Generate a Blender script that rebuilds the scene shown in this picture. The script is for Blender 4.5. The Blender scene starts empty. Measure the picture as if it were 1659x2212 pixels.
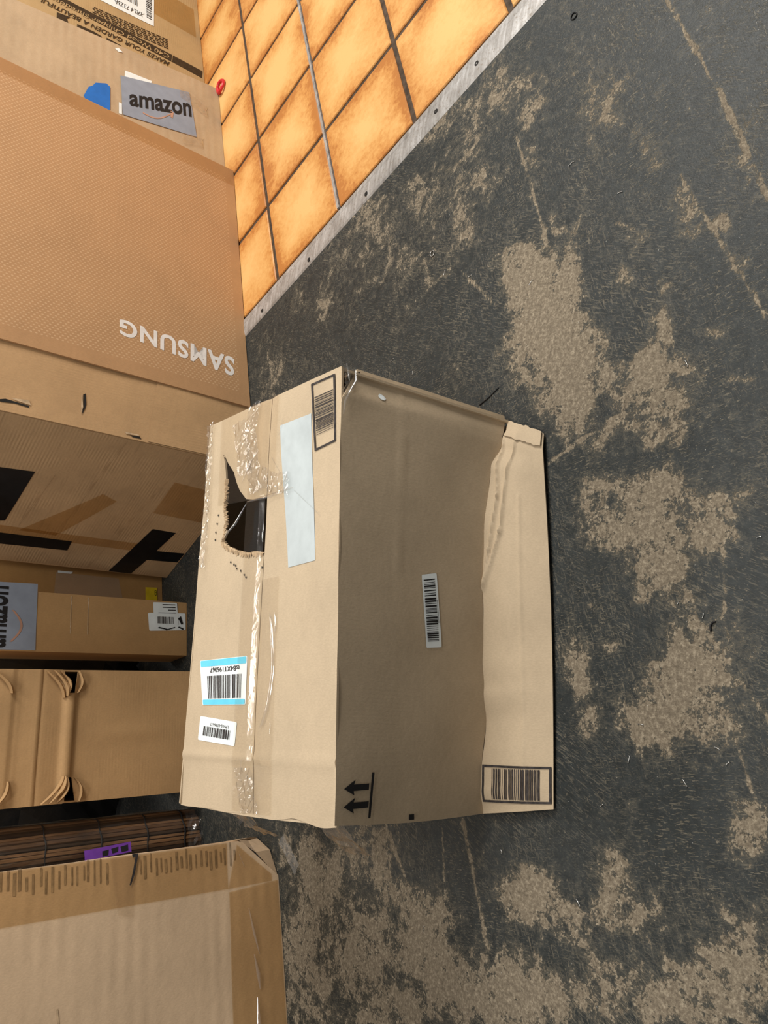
import bpy, bmesh, math, random
import numpy as np
from mathutils import Vector, Matrix, noise
random.seed(7)
scene = bpy.context.scene
col = scene.collection

# ---------------------------------------------------------------- camera
# phone held sideways, 1 m above the floor, looking down at the cartons
cam_d = bpy.data.cameras.new('camera')
cam_d.sensor_fit = 'VERTICAL'; cam_d.sensor_height = 36.0; cam_d.sensor_width = 36.0
cam_d.lens = 1606.4 / 2212 * 36.0
cam_d.clip_start = 0.02
cam = bpy.data.objects.new('camera', cam_d); col.objects.link(cam)
RX, RY, RZ = (0.183911, -0.982943, -0.000000), (-0.607991, -0.113757, 0.785752), (-0.772349, -0.144509, -0.618542)
cx_ = Vector((RX[0], RY[0], RZ[0])); cy_ = -Vector((RX[1], RY[1], RZ[1])); cz_ = -Vector((RX[2], RY[2], RZ[2]))
m = Matrix.Identity(4)
for i in range(3):
    m[i][0], m[i][1], m[i][2] = cx_[i], cy_[i], cz_[i]
m[2][3] = 1.0
cam.matrix_world = m
scene.camera = cam

# ---------------------------------------------------------------- world, lights, exposure
w = bpy.data.worlds.new('world'); scene.world = w; w.use_nodes = True
w.node_tree.nodes['Background'].inputs[0].default_value = (1.0, 0.97, 0.93, 1)
w.node_tree.nodes['Background'].inputs[1].default_value = 0.20
def area(name, loc, target, sx, sy, power, colr=(1, 0.96, 0.9)):
    l = bpy.data.lights.new(name, 'AREA'); l.shape = 'RECTANGLE'; l.size = sx; l.size_y = sy
    l.energy = power; l.color = colr
    o = bpy.data.objects.new(name, l); col.objects.link(o); o.location = loc
    d = Vector(target) - Vector(loc)
    o.rotation_euler = d.to_track_quat('-Z', 'Y').to_euler()
    return o
area('ceiling_light_right', (3.0, 1.7, 2.7), (0.0, 1.4, 0.2), 1.6, 1.2, 150)
area('ceiling_light_ahead', (-0.9, 3.9, 2.9), (-0.3, 1.5, 0.2), 1.6, 0.3, 50)
area('ceiling_light_above', (0.4, 1.2, 2.9), (0.2, 1.2, 0.0), 1.2, 0.6, 24)
area('ceiling_light_left', (-0.75, 0.35, 2.9), (-0.75, 1.0, 0.0), 0.9, 0.25, 20)
vs = scene.view_settings
vs.view_transform = 'Standard'; vs.look = 'None'; vs.exposure = 0.0; vs.gamma = 1.0; vs.use_curve_mapping = False

# ---------------------------------------------------------------- node helpers
def new_mat(name):
    mt = bpy.data.materials.new(name); mt.use_nodes = True
    nt = mt.node_tree; nt.nodes.clear()
    out = nt.nodes.new('ShaderNodeOutputMaterial')
    return mt, nt, out
def N(nt, t, **kw):
    n = nt.nodes.new(t)
    for k, v in kw.items():
        if k in n.inputs: n.inputs[k].default_value = v
        else: setattr(n, k, v)
    return n
def L(nt, a, b): nt.links.new(a, b)
def M(nt, op, a, b=None, c=None, clamp=False):
    n = nt.nodes.new('ShaderNodeMath'); n.operation = op; n.use_clamp = clamp
    for i, x in enumerate((a, b, c)):
        if x is None: continue
        if isinstance(x, (int, float)): n.inputs[i].default_value = x
        else: nt.links.new(x, n.inputs[i])
    return n.outputs[0]
def ramp(nt, fac, stops, interp='LINEAR'):
    n = nt.nodes.new('ShaderNodeValToRGB'); n.color_ramp.interpolation = interp
    els = n.color_ramp.elements
    while len(els) < len(stops): els.new(0.5)
    for e, (p, c) in zip(els, stops):
        e.position = p; e.color = (c, c, c, 1) if isinstance(c, (int, float)) else (*c, 1)
    nt.links.new(fac, n.inputs[0]); return n.outputs[0]
def mix(nt, fac, a, b, blend='MIX'):
    n = nt.nodes.new('ShaderNodeMix'); n.data_type = 'RGBA'; n.blend_type = blend
    for s, x in ((0, fac), (6, a), (7, b)):
        if isinstance(x, (int, float)): n.inputs[s].default_value = x
        elif isinstance(x, tuple): n.inputs[s].default_value = (*x, 1)
        else: nt.links.new(x, n.inputs[s])
    return n.outputs[2]
def noisetex(nt, vec, scale, detail=4, rough=0.55, dist=0.0):
    n = nt.nodes.new('ShaderNodeTexNoise'); n.inputs['Scale'].default_value = scale
    n.inputs['Detail'].default_value = detail; n.inputs['Roughness'].default_value = rough
    n.inputs['Distortion'].default_value = dist
    nt.links.new(vec, n.inputs['Vector']); return n.outputs['Fac']
def mapping(nt, vec, scale=(1, 1, 1), rot=(0, 0, 0), loc=(0, 0, 0)):
    n = nt.nodes.new('ShaderNodeMapping'); nt.links.new(vec, n.inputs[0])
    n.inputs['Scale'].default_value = scale; n.inputs['Rotation'].default_value = rot; n.inputs['Location'].default_value = loc
    return n.outputs[0]
def bsdf(nt, out, color, rough=0.8, spec=0.3, height=None, bump=0.3, bdist=0.002, metal=0.0):
    b = nt.nodes.new('ShaderNodeBsdfPrincipled')
    for key, x in (('Base Color', color), ('Roughness', rough), ('Metallic', metal), ('Specular IOR Level', spec)):
        if isinstance(x, (int, float)): b.inputs[key].default_value = x
        elif isinstance(x, tuple): b.inputs[key].default_value = (*x, 1)
        else: nt.links.new(x, b.inputs[key])
    if height is not None:
        bp = nt.nodes.new('ShaderNodeBump'); bp.inputs['Strength'].default_value = bump; bp.inputs['Distance'].default_value = bdist
        nt.links.new(height, bp.inputs['Height']); nt.links.new(bp.outputs[0], b.inputs['Normal'])
    nt.links.new(b.outputs[0], out.inputs[0]); return b

def uvnode(nt): return nt.nodes.new('ShaderNodeTexCoord').outputs['UV']
def cardboard(name, base, flute='v', flute_period=0.008, flute_amt=0.35, blotch=0.12, seed=0.0, dots=None, scuff=0.0):
    """kraft board: blotches, fibres and flute lines that run along v (or u); UVs are metres"""
    mt, nt, out = new_mat(name)
    uv = mapping(nt, uvnode(nt), loc=(seed, seed * 1.7, seed))
    big = noisetex(nt, uv, 7, 4, 0.6); fine = noisetex(nt, mapping(nt, uv, (1, 0.35, 1)), 420, 3, 0.6)
    mid = noisetex(nt, uv, 45, 5, 0.65)
    dark = tuple(c * (1 - blotch * 1.6) for c in base); light = tuple(min(1, c * (1 + blotch)) for c in base)
    c1 = ramp(nt, big, [(0.28, dark), (0.5, base), (0.74, light)])
    c1 = mix(nt, M(nt, 'MULTIPLY', ramp(nt, mid, [(0.35, 0.0), (0.75, 1.0)]), 0.28), c1, tuple(c * 0.8 for c in base))
    c1 = mix(nt, M(nt, 'MULTIPLY', ramp(nt, fine, [(0.4, 1.0), (0.62, 0.0)]), 0.16), c1, tuple(c * 0.55 for c in base))
    sep = nt.nodes.new('ShaderNodeSeparateXYZ'); nt.links.new(uvnode(nt), sep.inputs[0])
    coord = sep.outputs[0] if flute == 'v' else sep.outputs[1]
    wv = M(nt, 'SINE', M(nt, 'MULTIPLY', coord, 2 * math.pi / flute_period))
    patchy = ramp(nt, noisetex(nt, mapping(nt, uv, (1, 1, 1), loc=(3, 1, 0)), 9, 2), [(0.4, 0.0), (0.65, 1.0)])
    wave = M(nt, 'MULTIPLY', wv, M(nt, 'MULTIPLY', patchy, flute_amt))
    if scuff:
        sc = ramp(nt, noisetex(nt, mapping(nt, uv, (90, 6, 1) if flute == 'v' else (6, 90, 1)), 1.0, 3, 0.7), [(0.56, 0.0), (0.7, 1.0)])
        c1 = mix(nt, M(nt, 'MULTIPLY', sc, scuff), c1, tuple(c * 0.45 for c in base))
    if dots:
        per, du0, du1, dv0, dv1, dc = dots
        a = M(nt, 'DIVIDE', sep.outputs[0], per[0]); rowi = M(nt, 'FLOOR', a)
        odd = M(nt, 'MULTIPLY', M(nt, 'MODULO', M(nt, 'ABSOLUTE', rowi), 2.0), 0.5)
        b = M(nt, 'ADD', M(nt, 'DIVIDE', sep.outputs[1], per[1]), odd)
        fa = M(nt, 'SUBTRACT', M(nt, 'FRACT', a), 0.5); fb = M(nt, 'SUBTRACT', M(nt, 'FRACT', b), 0.5)
        d = M(nt, 'SQRT', M(nt, 'ADD', M(nt, 'POWER', fa, 2.0), M(nt, 'POWER', fb, 2.0)))
        msk = M(nt, 'LESS_THAN', d, 0.24)
        for cmp_, ax, val in (('GREATER_THAN', 0, du0), ('LESS_THAN', 0, du1), ('GREATER_THAN', 1, dv0), ('LESS_THAN', 1, dv1)):
            msk = M(nt, 'MULTIPLY', msk, M(nt, cmp_, sep.outputs[ax], val))
        c1 = mix(nt, M(nt, 'MULTIPLY', msk, 0.62), c1, dc)
    hgt = M(nt, 'ADD', M(nt, 'ADD', M(nt, 'MULTIPLY', mid, 0.9), M(nt, 'MULTIPLY', fine, 0.25)), wave)
    bsdf(nt, out, c1, 0.72, 0.22, hgt, 0.35, 0.0016)
    return mt
def plain(name, colr, rough=0.6, spec=0.3, var=0.08, scale=30, metal=0.0, bump=0.1):
    mt, nt, out = new_mat(name)
    tc = nt.nodes.new('ShaderNodeTexCoord').outputs['Object']
    n = noisetex(nt, tc, scale, 4)
    c = ramp(nt, n, [(0.3, tuple(max(0, x * (1 - var * 2)) for x in colr)), (0.7, tuple(min(1, x * (1 + var)) for x in colr))])
    bsdf(nt, out, c, rough, spec, n, bump, 0.002, metal)
    return mt
def film(name, gloss=0.35, tint=(0.96, 0.95, 0.93), rough=0.12, milky=0.04, bscale=60, bump=0.3):
    """clear plastic tape / wrap: mostly see-through with sharp reflections"""
    mt, nt, out = new_mat(name)
    tc = nt.nodes.new('ShaderNodeTexCoord').outputs['Object']
    h = noisetex(nt, tc, bscale, 3, 0.6, 0.6)
    bp = nt.nodes.new('ShaderNodeBump'); bp.inputs['Strength'].default_value = bump; bp.inputs['Distance'].default_value = 0.004
    nt.links.new(h, bp.inputs['Height'])
    tr = N(nt, 'ShaderNodeBsdfTransparent'); tr.inputs[0].default_value = (*tint, 1)
    gl = N(nt, 'ShaderNodeBsdfGlossy'); gl.inputs['Roughness'].default_value = rough; nt.links.new(bp.outputs[0], gl.inputs['Normal'])
    df = N(nt, 'ShaderNodeBsdfDiffuse'); df.inputs[0].default_value = (0.9, 0.9, 0.9, 1)
    dp = N(nt, 'ShaderNodeVectorMath', operation='DOT_PRODUCT'); nt.links.new(bp.outputs[0], dp.inputs[0])
    nt.links.new(nt.nodes.new('ShaderNodeNewGeometry').outputs['Incoming'], dp.inputs[1])
    fres = M(nt, 'ADD', 0.045, M(nt, 'MULTIPLY', 0.955, M(nt, 'POWER', M(nt, 'SUBTRACT', 1.0, M(nt, 'ABSOLUTE', dp.outputs['Value']), clamp=True), 5.0)))
    m0 = N(nt, 'ShaderNodeMixShader'); m0.inputs[0].default_value = milky
    nt.links.new(tr.outputs[0], m0.inputs[1]); nt.links.new(df.outputs[0], m0.inputs[2])
    m1 = N(nt, 'ShaderNodeMixShader'); nt.links.new(M(nt, 'MULTIPLY', fres, gloss * 4.0, clamp=True), m1.inputs[0])
    nt.links.new(m0.outputs[0], m1.inputs[1]); nt.links.new(gl.outputs[0], m1.inputs[2])
    nt.links.new(m1.outputs[0], out.inputs[0])
    return mt

# ---------------------------------------------------------------- mesh helpers
def link(name, me, mat, parent=None):
    o = bpy.data.objects.new(name, me); col.objects.link(o)
    if mat is not None:
        me.materials.clear(); me.materials.append(mat)
    if parent is not None: o.parent = parent
    return o
def mesh(name, verts, faces, mat, parent=None, uvs=None, smooth=False):
    me = bpy.data.meshes.new(name); me.from_pydata([tuple(v) for v in verts], [], faces)
    if uvs is not None:
        ul = me.uv_layers.new(name='UVMap')
        for lp in me.loops: ul.data[lp.index].uv = uvs[lp.vertex_index]
    if smooth:
        for p in me.polygons: p.use_smooth = True
    me.validate(); me.update()
    return link(name, me, mat, parent)
def thing(name, label, cat, group=None, kind=None, loc=None):
    o = bpy.data.objects.new(name, None); col.objects.link(o); o.empty_display_size = 0.05
    if loc is not None: o.location = loc
    return tag(o, label, cat, group, kind)
def tag(o, label, cat=None, group=None, kind=None):
    o['label'] = label
    if cat: o['category'] = cat
    if group: o['group'] = group
    if kind: o['kind'] = kind
    return o
def bil(Q, a, b):
    return tuple((1 - a) * (1 - b) * Q[0][i] + a * (1 - b) * Q[1][i] + a * b * Q[2][i] + (1 - a) * b * Q[3][i] for i in (0, 1))
class Wall:
    """a (nearly) upright board: u metres along its foot, v metres up, n points out of the board"""
    def __init__(s, P0, P1, lean=(0, 0), amp=0.0, seed=0.0, H=1.0):
        s.P0 = Vector((P0[0], P0[1], 0)); s.P1 = Vector((P1[0], P1[1], 0))
        d = s.P1 - s.P0; s.Lg = d.length; s.U = d.normalized()
        s.up = Vector((lean[0], lean[1], 1.0)); s.n = s.U.cross(s.up).normalized()
        s.amp = amp; s.seed = seed; s.H = H; s.extra = None
    def disp(s, u, v):
        e = 0.0
        if s.amp:
            wdw = max(0.0, min(1.0, min(u, s.Lg - u, v, s.H - v) / 0.06))
            e = s.amp * wdw * noise.noise(Vector((u * 4 + s.seed, v * 4, s.seed)))
        if s.extra: e += s.extra(u, v)
        return e
    def __call__(s, u, v, off=0.0):
        return s.P0 + s.U * u + s.up * v + s.n * (off + s.disp(u, v))
def inside(p, poly):
    x, y = p; c = False; j = len(poly) - 1
    for i in range(len(poly)):
        xi, yi = poly[i]; xj, yj = poly[j]
        if (yi > y) != (yj > y) and x < (xj - xi) * (y - yi) / (yj - yi) + xi: c = not c
        j = i
    return c
def nearest_on(p, poly):
    best = None
    for i in range(len(poly)):
        a = Vector(poly[i]); b = Vector(poly[(i + 1) % len(poly)]); d = b - a
        t = max(0, min(1, (Vector(p) - a).dot(d) / max(1e-12, d.dot(d)))); q = a + d * t
        l = (q - Vector(p)).length
        if best is None or l < best[0]: best = (l, q)
    return best
def slab(name, surf, us, vs_, th, mat, parent, hole=None, edge=None, scale=(1, 1), smooth=True, snap=0.02):
    """board sheet of real thickness over the parameter grid us x vs_; hole = polygon in parameters; edge(u,v)->(u,v) warps the outline"""
    nu, nv = len(us), len(vs_)
    holes = ([] if not hole else hole if isinstance(hole[0], list) else [hole])
    keep = {}
    par = {}
    for i in range(nu):
        for j in range(nv):
            par[i, j] = edge(us[i], vs_[j]) if edge else (us[i], vs_[j])
    cells = []
    for i in range(nu - 1):
        for j in range(nv - 1):
            c = [par[i, j], par[i + 1, j], par[i + 1, j + 1], par[i, j + 1]]
            m_ = (sum(q[0] for q in c) / 4, sum(q[1] for q in c) / 4)
            if hole and any(inside(m_, hp) for hp in holes): continue
            cells.append((i, j))
    cs = set(cells)
    if hole:
        for (i, j) in list(par):
            nb = [((i - 1, j - 1) in cs), ((i, j - 1) in cs), ((i - 1, j) in cs), ((i, j) in cs)]
            full = sum(1 for a, b in ((i - 1, j - 1), (i, j - 1), (i - 1, j), (i, j)) if 0 <= a < nu - 1 and 0 <= b < nv - 1)
            if any(nb) and sum(nb) < full:
                l, q = min((nearest_on(par[i, j], hp) for hp in holes), key=lambda z: z[0])
                if l < snap: par[i, j] = (q.x, q.y)
    idx = {}; V = []; UV = []
    for (i, j) in par:
        if any((a, b) in cs for a, b in ((i - 1, j - 1), (i, j - 1), (i - 1, j), (i, j))):
            idx[i, j] = len(V) ; V.append(surf(*par[i, j], 0.0)); UV.append((par[i, j][0] * scale[0], par[i, j][1] * scale[1]))
    n0 = len(V)
    for (i, j) in idx:
        V.append(surf(*par[i, j], -th)); UV.append((par[i, j][0] * scale[0], par[i, j][1] * scale[1]))
    F = []; ec = {}
    for (i, j) in cells:
        q = [idx[i, j], idx[i + 1, j], idx[i + 1, j + 1], idx[i, j + 1]]
        F.append(tuple(q)); F.append(tuple(n0 + k for k in reversed(q)))
        for k in range(4):
            a, b = q[k], q[(k + 1) % 4]
            ec[a, b] = 1
    for (a, b) in list(ec):
        if (b, a) not in ec: F.append((b, a, n0 + a, n0 + b))
    o = mesh(name, V, F, mat, parent, UV, smooth)
    if smooth:
        try:
            o.data.set_sharp_from_angle(angle=math.radians(40))
        except Exception: pass
    return o
def lin(a, b, n): return [a + (b - a) * i / n for i in range(n + 1)]
def patch(name, surf, Q, off, mat, parent, na=4, nb=4, rad=0.0, jag=0.0, asp=None):
    """thin sheet laid on a surface; Q = four corners in surface parameters; rad rounds the corners"""
    if rad > 0:
        na = nb = 16
        wu = math.dist(Q[0], Q[1]); wv = math.dist(Q[0], Q[3])
        if asp: wu *= asp[0]; wv *= asp[1]
        ra, rb = min(0.5, rad / wu), min(0.5, rad / wv)
    V = []; UV = []
    for j in range(nb + 1):
        for i in range(na + 1):
            a, b = i / na, j / nb
            if rad > 0: a, b = 0.5 - 0.5 * math.cos(math.pi * a), 0.5 - 0.5 * math.cos(math.pi * b)
            if jag and (i in (0, na)): a += random.uniform(-jag, jag)
            if jag and (j in (0, nb)): b += random.uniform(-jag, jag)
            if rad > 0:
                ca = min(max(a, ra), 1 - ra); cb = min(max(b, rb), 1 - rb)
                l = math.hypot((a - ca) / ra, (b - cb) / rb)
                if l > 1: a, b = ca + (a - ca) / l, cb + (b - cb) / l
            p = bil(Q, a, b); V.append(surf(*p, off)); UV.append(p)
    F = [(j * (na + 1) + i, j * (na + 1) + i + 1, (j + 1) * (na + 1) + i + 1, (j + 1) * (na + 1) + i) for j in range(nb) for i in range(na)]
    return mesh(name, V, F, mat, parent, UV)
def rects(name, surf, Q, rs, off, mat, parent, seg=12):
    V = []; F = []
    for a0, a1, b0, b1 in rs:
        ka = max(1, round((a1 - a0) * seg)); kb = max(1, round((b1 - b0) * seg))
        for i in range(ka):
            for k in range(kb):
                d0, d1 = a0 + (a1 - a0) * i / ka, a0 + (a1 - a0) * (i + 1) / ka
                c0, c1 = b0 + (b1 - b0) * k / kb, b0 + (b1 - b0) * (k + 1) / kb
                n = len(V)
                V += [surf(*bil(Q, a, b), off) for a, b in ((d0, c0), (d1, c0), (d1, c1), (d0, c1))]; F.append((n, n + 1, n + 2, n + 3))
    return mesh(name, V, F, mat, parent)
def bars(along, r, seed, n=34, ink=0.5):
    """a barcode as rectangles inside r = (a0,a1,b0,b1)"""
    rg = random.Random(seed); a0, a1, b0, b1 = r; out = []; x = 0.0; ws = []
    for k in range(n): ws.append((rg.choice((1, 1, 1, 2, 2, 3)), rg.choice((1, 1, 2, 2, 3))))
    tot = sum(a + b for a, b in ws)
    for wd, gp in ws:
        p, q = x / tot, (x + wd) / tot; x += wd + gp
        if along == 'a': out.append((a0 + (a1 - a0) * p, a0 + (a1 - a0) * q, b0, b1))
        else: out.append((a0, a1, b0 + (b1 - b0) * p, b0 + (b1 - b0) * q))
    return out
def frame_rects(w_a, w_b):
    return [(0, 1, 0, w_b), (0, 1, 1 - w_b, 1), (0, w_a, w_b, 1 - w_b), (1 - w_a, 1, w_b, 1 - w_b)]
def polys(name, surf, shapes, off, mat, parent):
    V = []; F = []
    for sh in shapes:
        n = len(V); V += [surf(p[0], p[1], off) for p in sh]; F.append(tuple(range(n, n + len(sh))))
    return mesh(name, V, F, mat, parent)
def lettering(name, surf, Q, body, off, mat, parent, bold=0.0, space=1.0):
    """letters as mesh; Q = left foot, right foot, right head, left head of the line in surface parameters"""
    cu = bpy.data.curves.new('tmp', 'FONT'); cu.body = body; cu.offset = bold; cu.space_character = space; cu.resolution_u = 4
    ob = bpy.data.objects.new('tmp', cu); col.objects.link(ob)
    dg = bpy.context.evaluated_depsgraph_get()
    me = bpy.data.meshes.new_from_object(ob.evaluated_get(dg))
    bpy.data.objects.remove(ob); bpy.data.curves.remove(cu)
    xs = [v.co.x for v in me.vertices]; ys = [v.co.y for v in me.vertices]
    x0, x1, y0, y1 = min(xs), max(xs), min(ys), max(ys)
    for v in me.vertices:
        v.co = surf(*bil(Q, (v.co.x - x0) / (x1 - x0), (v.co.y - y0) / (y1 - y0)), off)
    me.name = name
    return link(name, me, mat, parent)
def crumple(name, path, wid, mat, parent, n=40, k=8, amp=0.004, seed=1, side=None, lift=0.002):
    """crinkled plastic strip along a 3-D polyline; side = across direction"""
    rg = random.Random(seed)
    pts = [Vector(p) for p in path]; ls = [0]
    for a, b in zip(pts, pts[1:]): ls.append(ls[-1] + (b - a).length)
    V = []
    for i in range(n + 1):
        d = ls[-1] * i / n
        j = max(q for q in range(len(pts) - 1) if ls[q] <= d + 1e-9)
        t = (d - ls[j]) / max(1e-9, ls[j + 1] - ls[j]); p = pts[j].lerp(pts[j + 1], t)
        s_ = Vector(side[0]).lerp(Vector(side[1]), i / n) if isinstance(side, tuple) and not isinstance(side[0], (int, float)) else Vector(side)
        nn = (pts[j + 1] - pts[j]).normalized().cross(s_.normalized())
        if nn.z < 0: nn = -nn
        for q in range(k + 1):
            r = (q / k - 0.5) * wid * rg.uniform(0.9, 1.1)
            V.append(p + s_.normalized() * r + nn * (lift + rg.uniform(0, amp)) + (pts[j + 1] - pts[j]).normalized() * rg.uniform(-.3, .3) * ls[-1] / n)
    F = [(i * (k + 1) + q, i * (k + 1) + q + 1, (i + 1) * (k + 1) + q + 1, (i + 1) * (k + 1) + q) for i in range(n) for q in range(k)]
    return mesh(name, V, F, mat, parent)
def tube(name, path, r, mat, parent=None, sides=6, closed=False):
    pts = [Vector(p) for p in path]; V = []; F = []; n = len(pts)
    for i, p in enumerate(pts):
        a = pts[(i - 1) % n] if (closed or i > 0) else p; b = pts[(i + 1) % n] if (closed or i < n - 1) else p
        d = (b - a).normalized(); x = d.orthogonal().normalized()
        ref = Vector((0, 0, 1)) if abs(d.z) < .9 else Vector((1, 0, 0))
        x = d.cross(ref).normalized(); y = d.cross(x)
        for k in range(sides):
            t = 2 * math.pi * k / sides; V.append(p + x * math.cos(t) * r + y * math.sin(t) * r)
    for i in range(n if closed else n - 1):
        for k in range(sides):
            a, b = i * sides + k, i * sides + (k + 1) % sides; c, d = ((i + 1) % n) * sides + (k + 1) % sides, ((i + 1) % n) * sides + k
            F.append((a, b, c, d))
    if not closed:
        F.append(tuple(range(sides))[::-1]); F.append(tuple((n - 1) * sides + k for k in range(sides)))
    return mesh(name, V, F, mat, parent, smooth=True)

# ================================================================ materials
MAIN_BASE = (0.515, 0.405, 0.275)
m_main = cardboard('kraft_main', MAIN_BASE, flute='v', flute_period=0.0065, flute_amt=0.035, blotch=0.07, seed=1)
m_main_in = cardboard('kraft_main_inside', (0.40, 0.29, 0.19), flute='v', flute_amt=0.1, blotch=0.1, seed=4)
m_tv = cardboard('kraft_printed', (0.475, 0.275, 0.135), flute='v', flute_amt=0.05, blotch=0.06, seed=2,
                 dots=((0.0075, 0.0125), 0.045, 0.885, 0.035, 2.0, (0.64, 0.43, 0.25)))
m_tvplain = cardboard('kraft_plain', (0.50, 0.315, 0.160), flute='v', flute_amt=0.12, blotch=0.09, seed=3, scuff=0.12)
m_tvside = cardboard('kraft_side', (0.56, 0.365, 0.20), flute='u', flute_amt=0.3, blotch=0.1, seed=5, scuff=0.25)
m_grey = cardboard('kraft_pale', (0.50, 0.37, 0.235), flute='u', flute_period=0.03, flute_amt=0.5, blotch=0.1, seed=6)
m_garden = cardboard('kraft_ochre', (0.46, 0.315, 0.155), flute='u', flute_amt=0.2, blotch=0.1, seed=7)
m_thin = cardboard('kraft_brown', (0.47, 0.285, 0.125), flute='v', flute_amt=0.1, blotch=0.08, seed=8)
m_thin2 = cardboard('kraft_deep_brown', (0.42, 0.24, 0.09), flute='v', flute_amt=0.1, blotch=0.1, seed=9)
m_fold = cardboard('kraft_folded', (0.46, 0.285, 0.135), flute='u', flute_amt=0.08, blotch=0.09, seed=10, scuff=0.1)
m_near = cardboard('kraft_taped', (0.68, 0.49, 0.315), flute='u', flute_period=0.032, flute_amt=0.5, blotch=0.06, seed=11)
m_torn = plain('torn_board', (0.55, 0.40, 0.25), 0.9, 0.1, 0.15, 90, bump=0.6)
m_ink = plain('black_ink', (0.016, 0.015, 0.016), 0.6, 0.25)
m_ink2 = plain('faded_ink', (0.05, 0.042, 0.04), 0.7, 0.2, 0.3, 120)
m_brownink = plain('brown_ink', (0.055, 0.035, 0.018), 0.7, 0.2, 0.2, 120)
m_scuff = plain('scuff_marks', (0.40, 0.29, 0.185), 0.8, 0.2, 0.2, 60)
m_white = plain('white_label', (0.80, 0.86, 0.87), 0.45, 0.35, 0.03, 40, bump=0.03)
m_whiteink = plain('white_ink', (0.80, 0.76, 0.72), 0.6, 0.3, 0.05, 60, bump=0.03)
m_paper = plain('pale_paper', (0.47, 0.52, 0.53), 0.6, 0.3, 0.06, 25, bump=0.1)
m_cyan = plain('cyan_band', (0.10, 0.58, 0.80), 0.45, 0.35, 0.04, 40, bump=0.03)
m_slate = plain('grey_blue_tape', (0.27, 0.31, 0.385), 0.5, 0.3, 0.05, 30, bump=0.05)
m_smile = plain('faded_orange', (0.48, 0.27, 0.19), 0.6, 0.3)
m_blue = plain('blue_paper', (0.02, 0.16, 0.56), 0.6, 0.3)
m_yellow = plain('yellow_sticker', (0.75, 0.55, 0.02), 0.5, 0.3)
m_blacktape = plain('black_tape', (0.008, 0.008, 0.009), 0.35, 0.35, 0.2, 40, bump=0.1)
m_red = plain('red_plastic', (0.62, 0.02, 0.03), 0.35, 0.5)
m_purple = plain('purple_card', (0.17, 0.05, 0.36), 0.5, 0.3)
m_steel = plain('steel', (0.62, 0.62, 0.60), 0.3, 0.5, 0.1, 80, metal=0.9)
m_dark = plain('dark_thread', (0.012, 0.012, 0.013), 0.6, 0.3)
m_hole = plain('screw_hole', (0.02, 0.018, 0.016), 0.7, 0.2)
m_film = film('clear_tape', gloss=0.25, tint=(0.985, 0.97, 0.945), rough=0.08, milky=0.01, bscale=25, bump=0.12)
m_wrap = film('crinkled_wrap', gloss=0.45, tint=(0.985, 0.98, 0.97), rough=0.05, milky=0.03, bscale=90, bump=0.4)
m_browntape = film('tan_tape', gloss=0.20, tint=(0.90, 0.82, 0.69), rough=0.22, milky=0.0, bscale=30, bump=0.15)
m_edgetape = film('pale_tape', gloss=0.20, tint=(0.955, 0.92, 0.86), rough=0.2, milky=0.0, bscale=30, bump=0.15)
m_glint = film('taut_wrinkle', gloss=0.70, tint=(0.985, 0.98, 0.97), rough=0.07, milky=0.06, bscale=20, bump=0.05)
m_greytape = film('hazy_tape', gloss=0.12, tint=(0.93, 0.92, 0.90), rough=0.2, milky=0.10, bscale=30, bump=0.15)
m_blackbag = plain('black_plastic', (0.010, 0.011, 0.013), 0.22, 0.6, 0.2, 20, bump=0.5)

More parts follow.
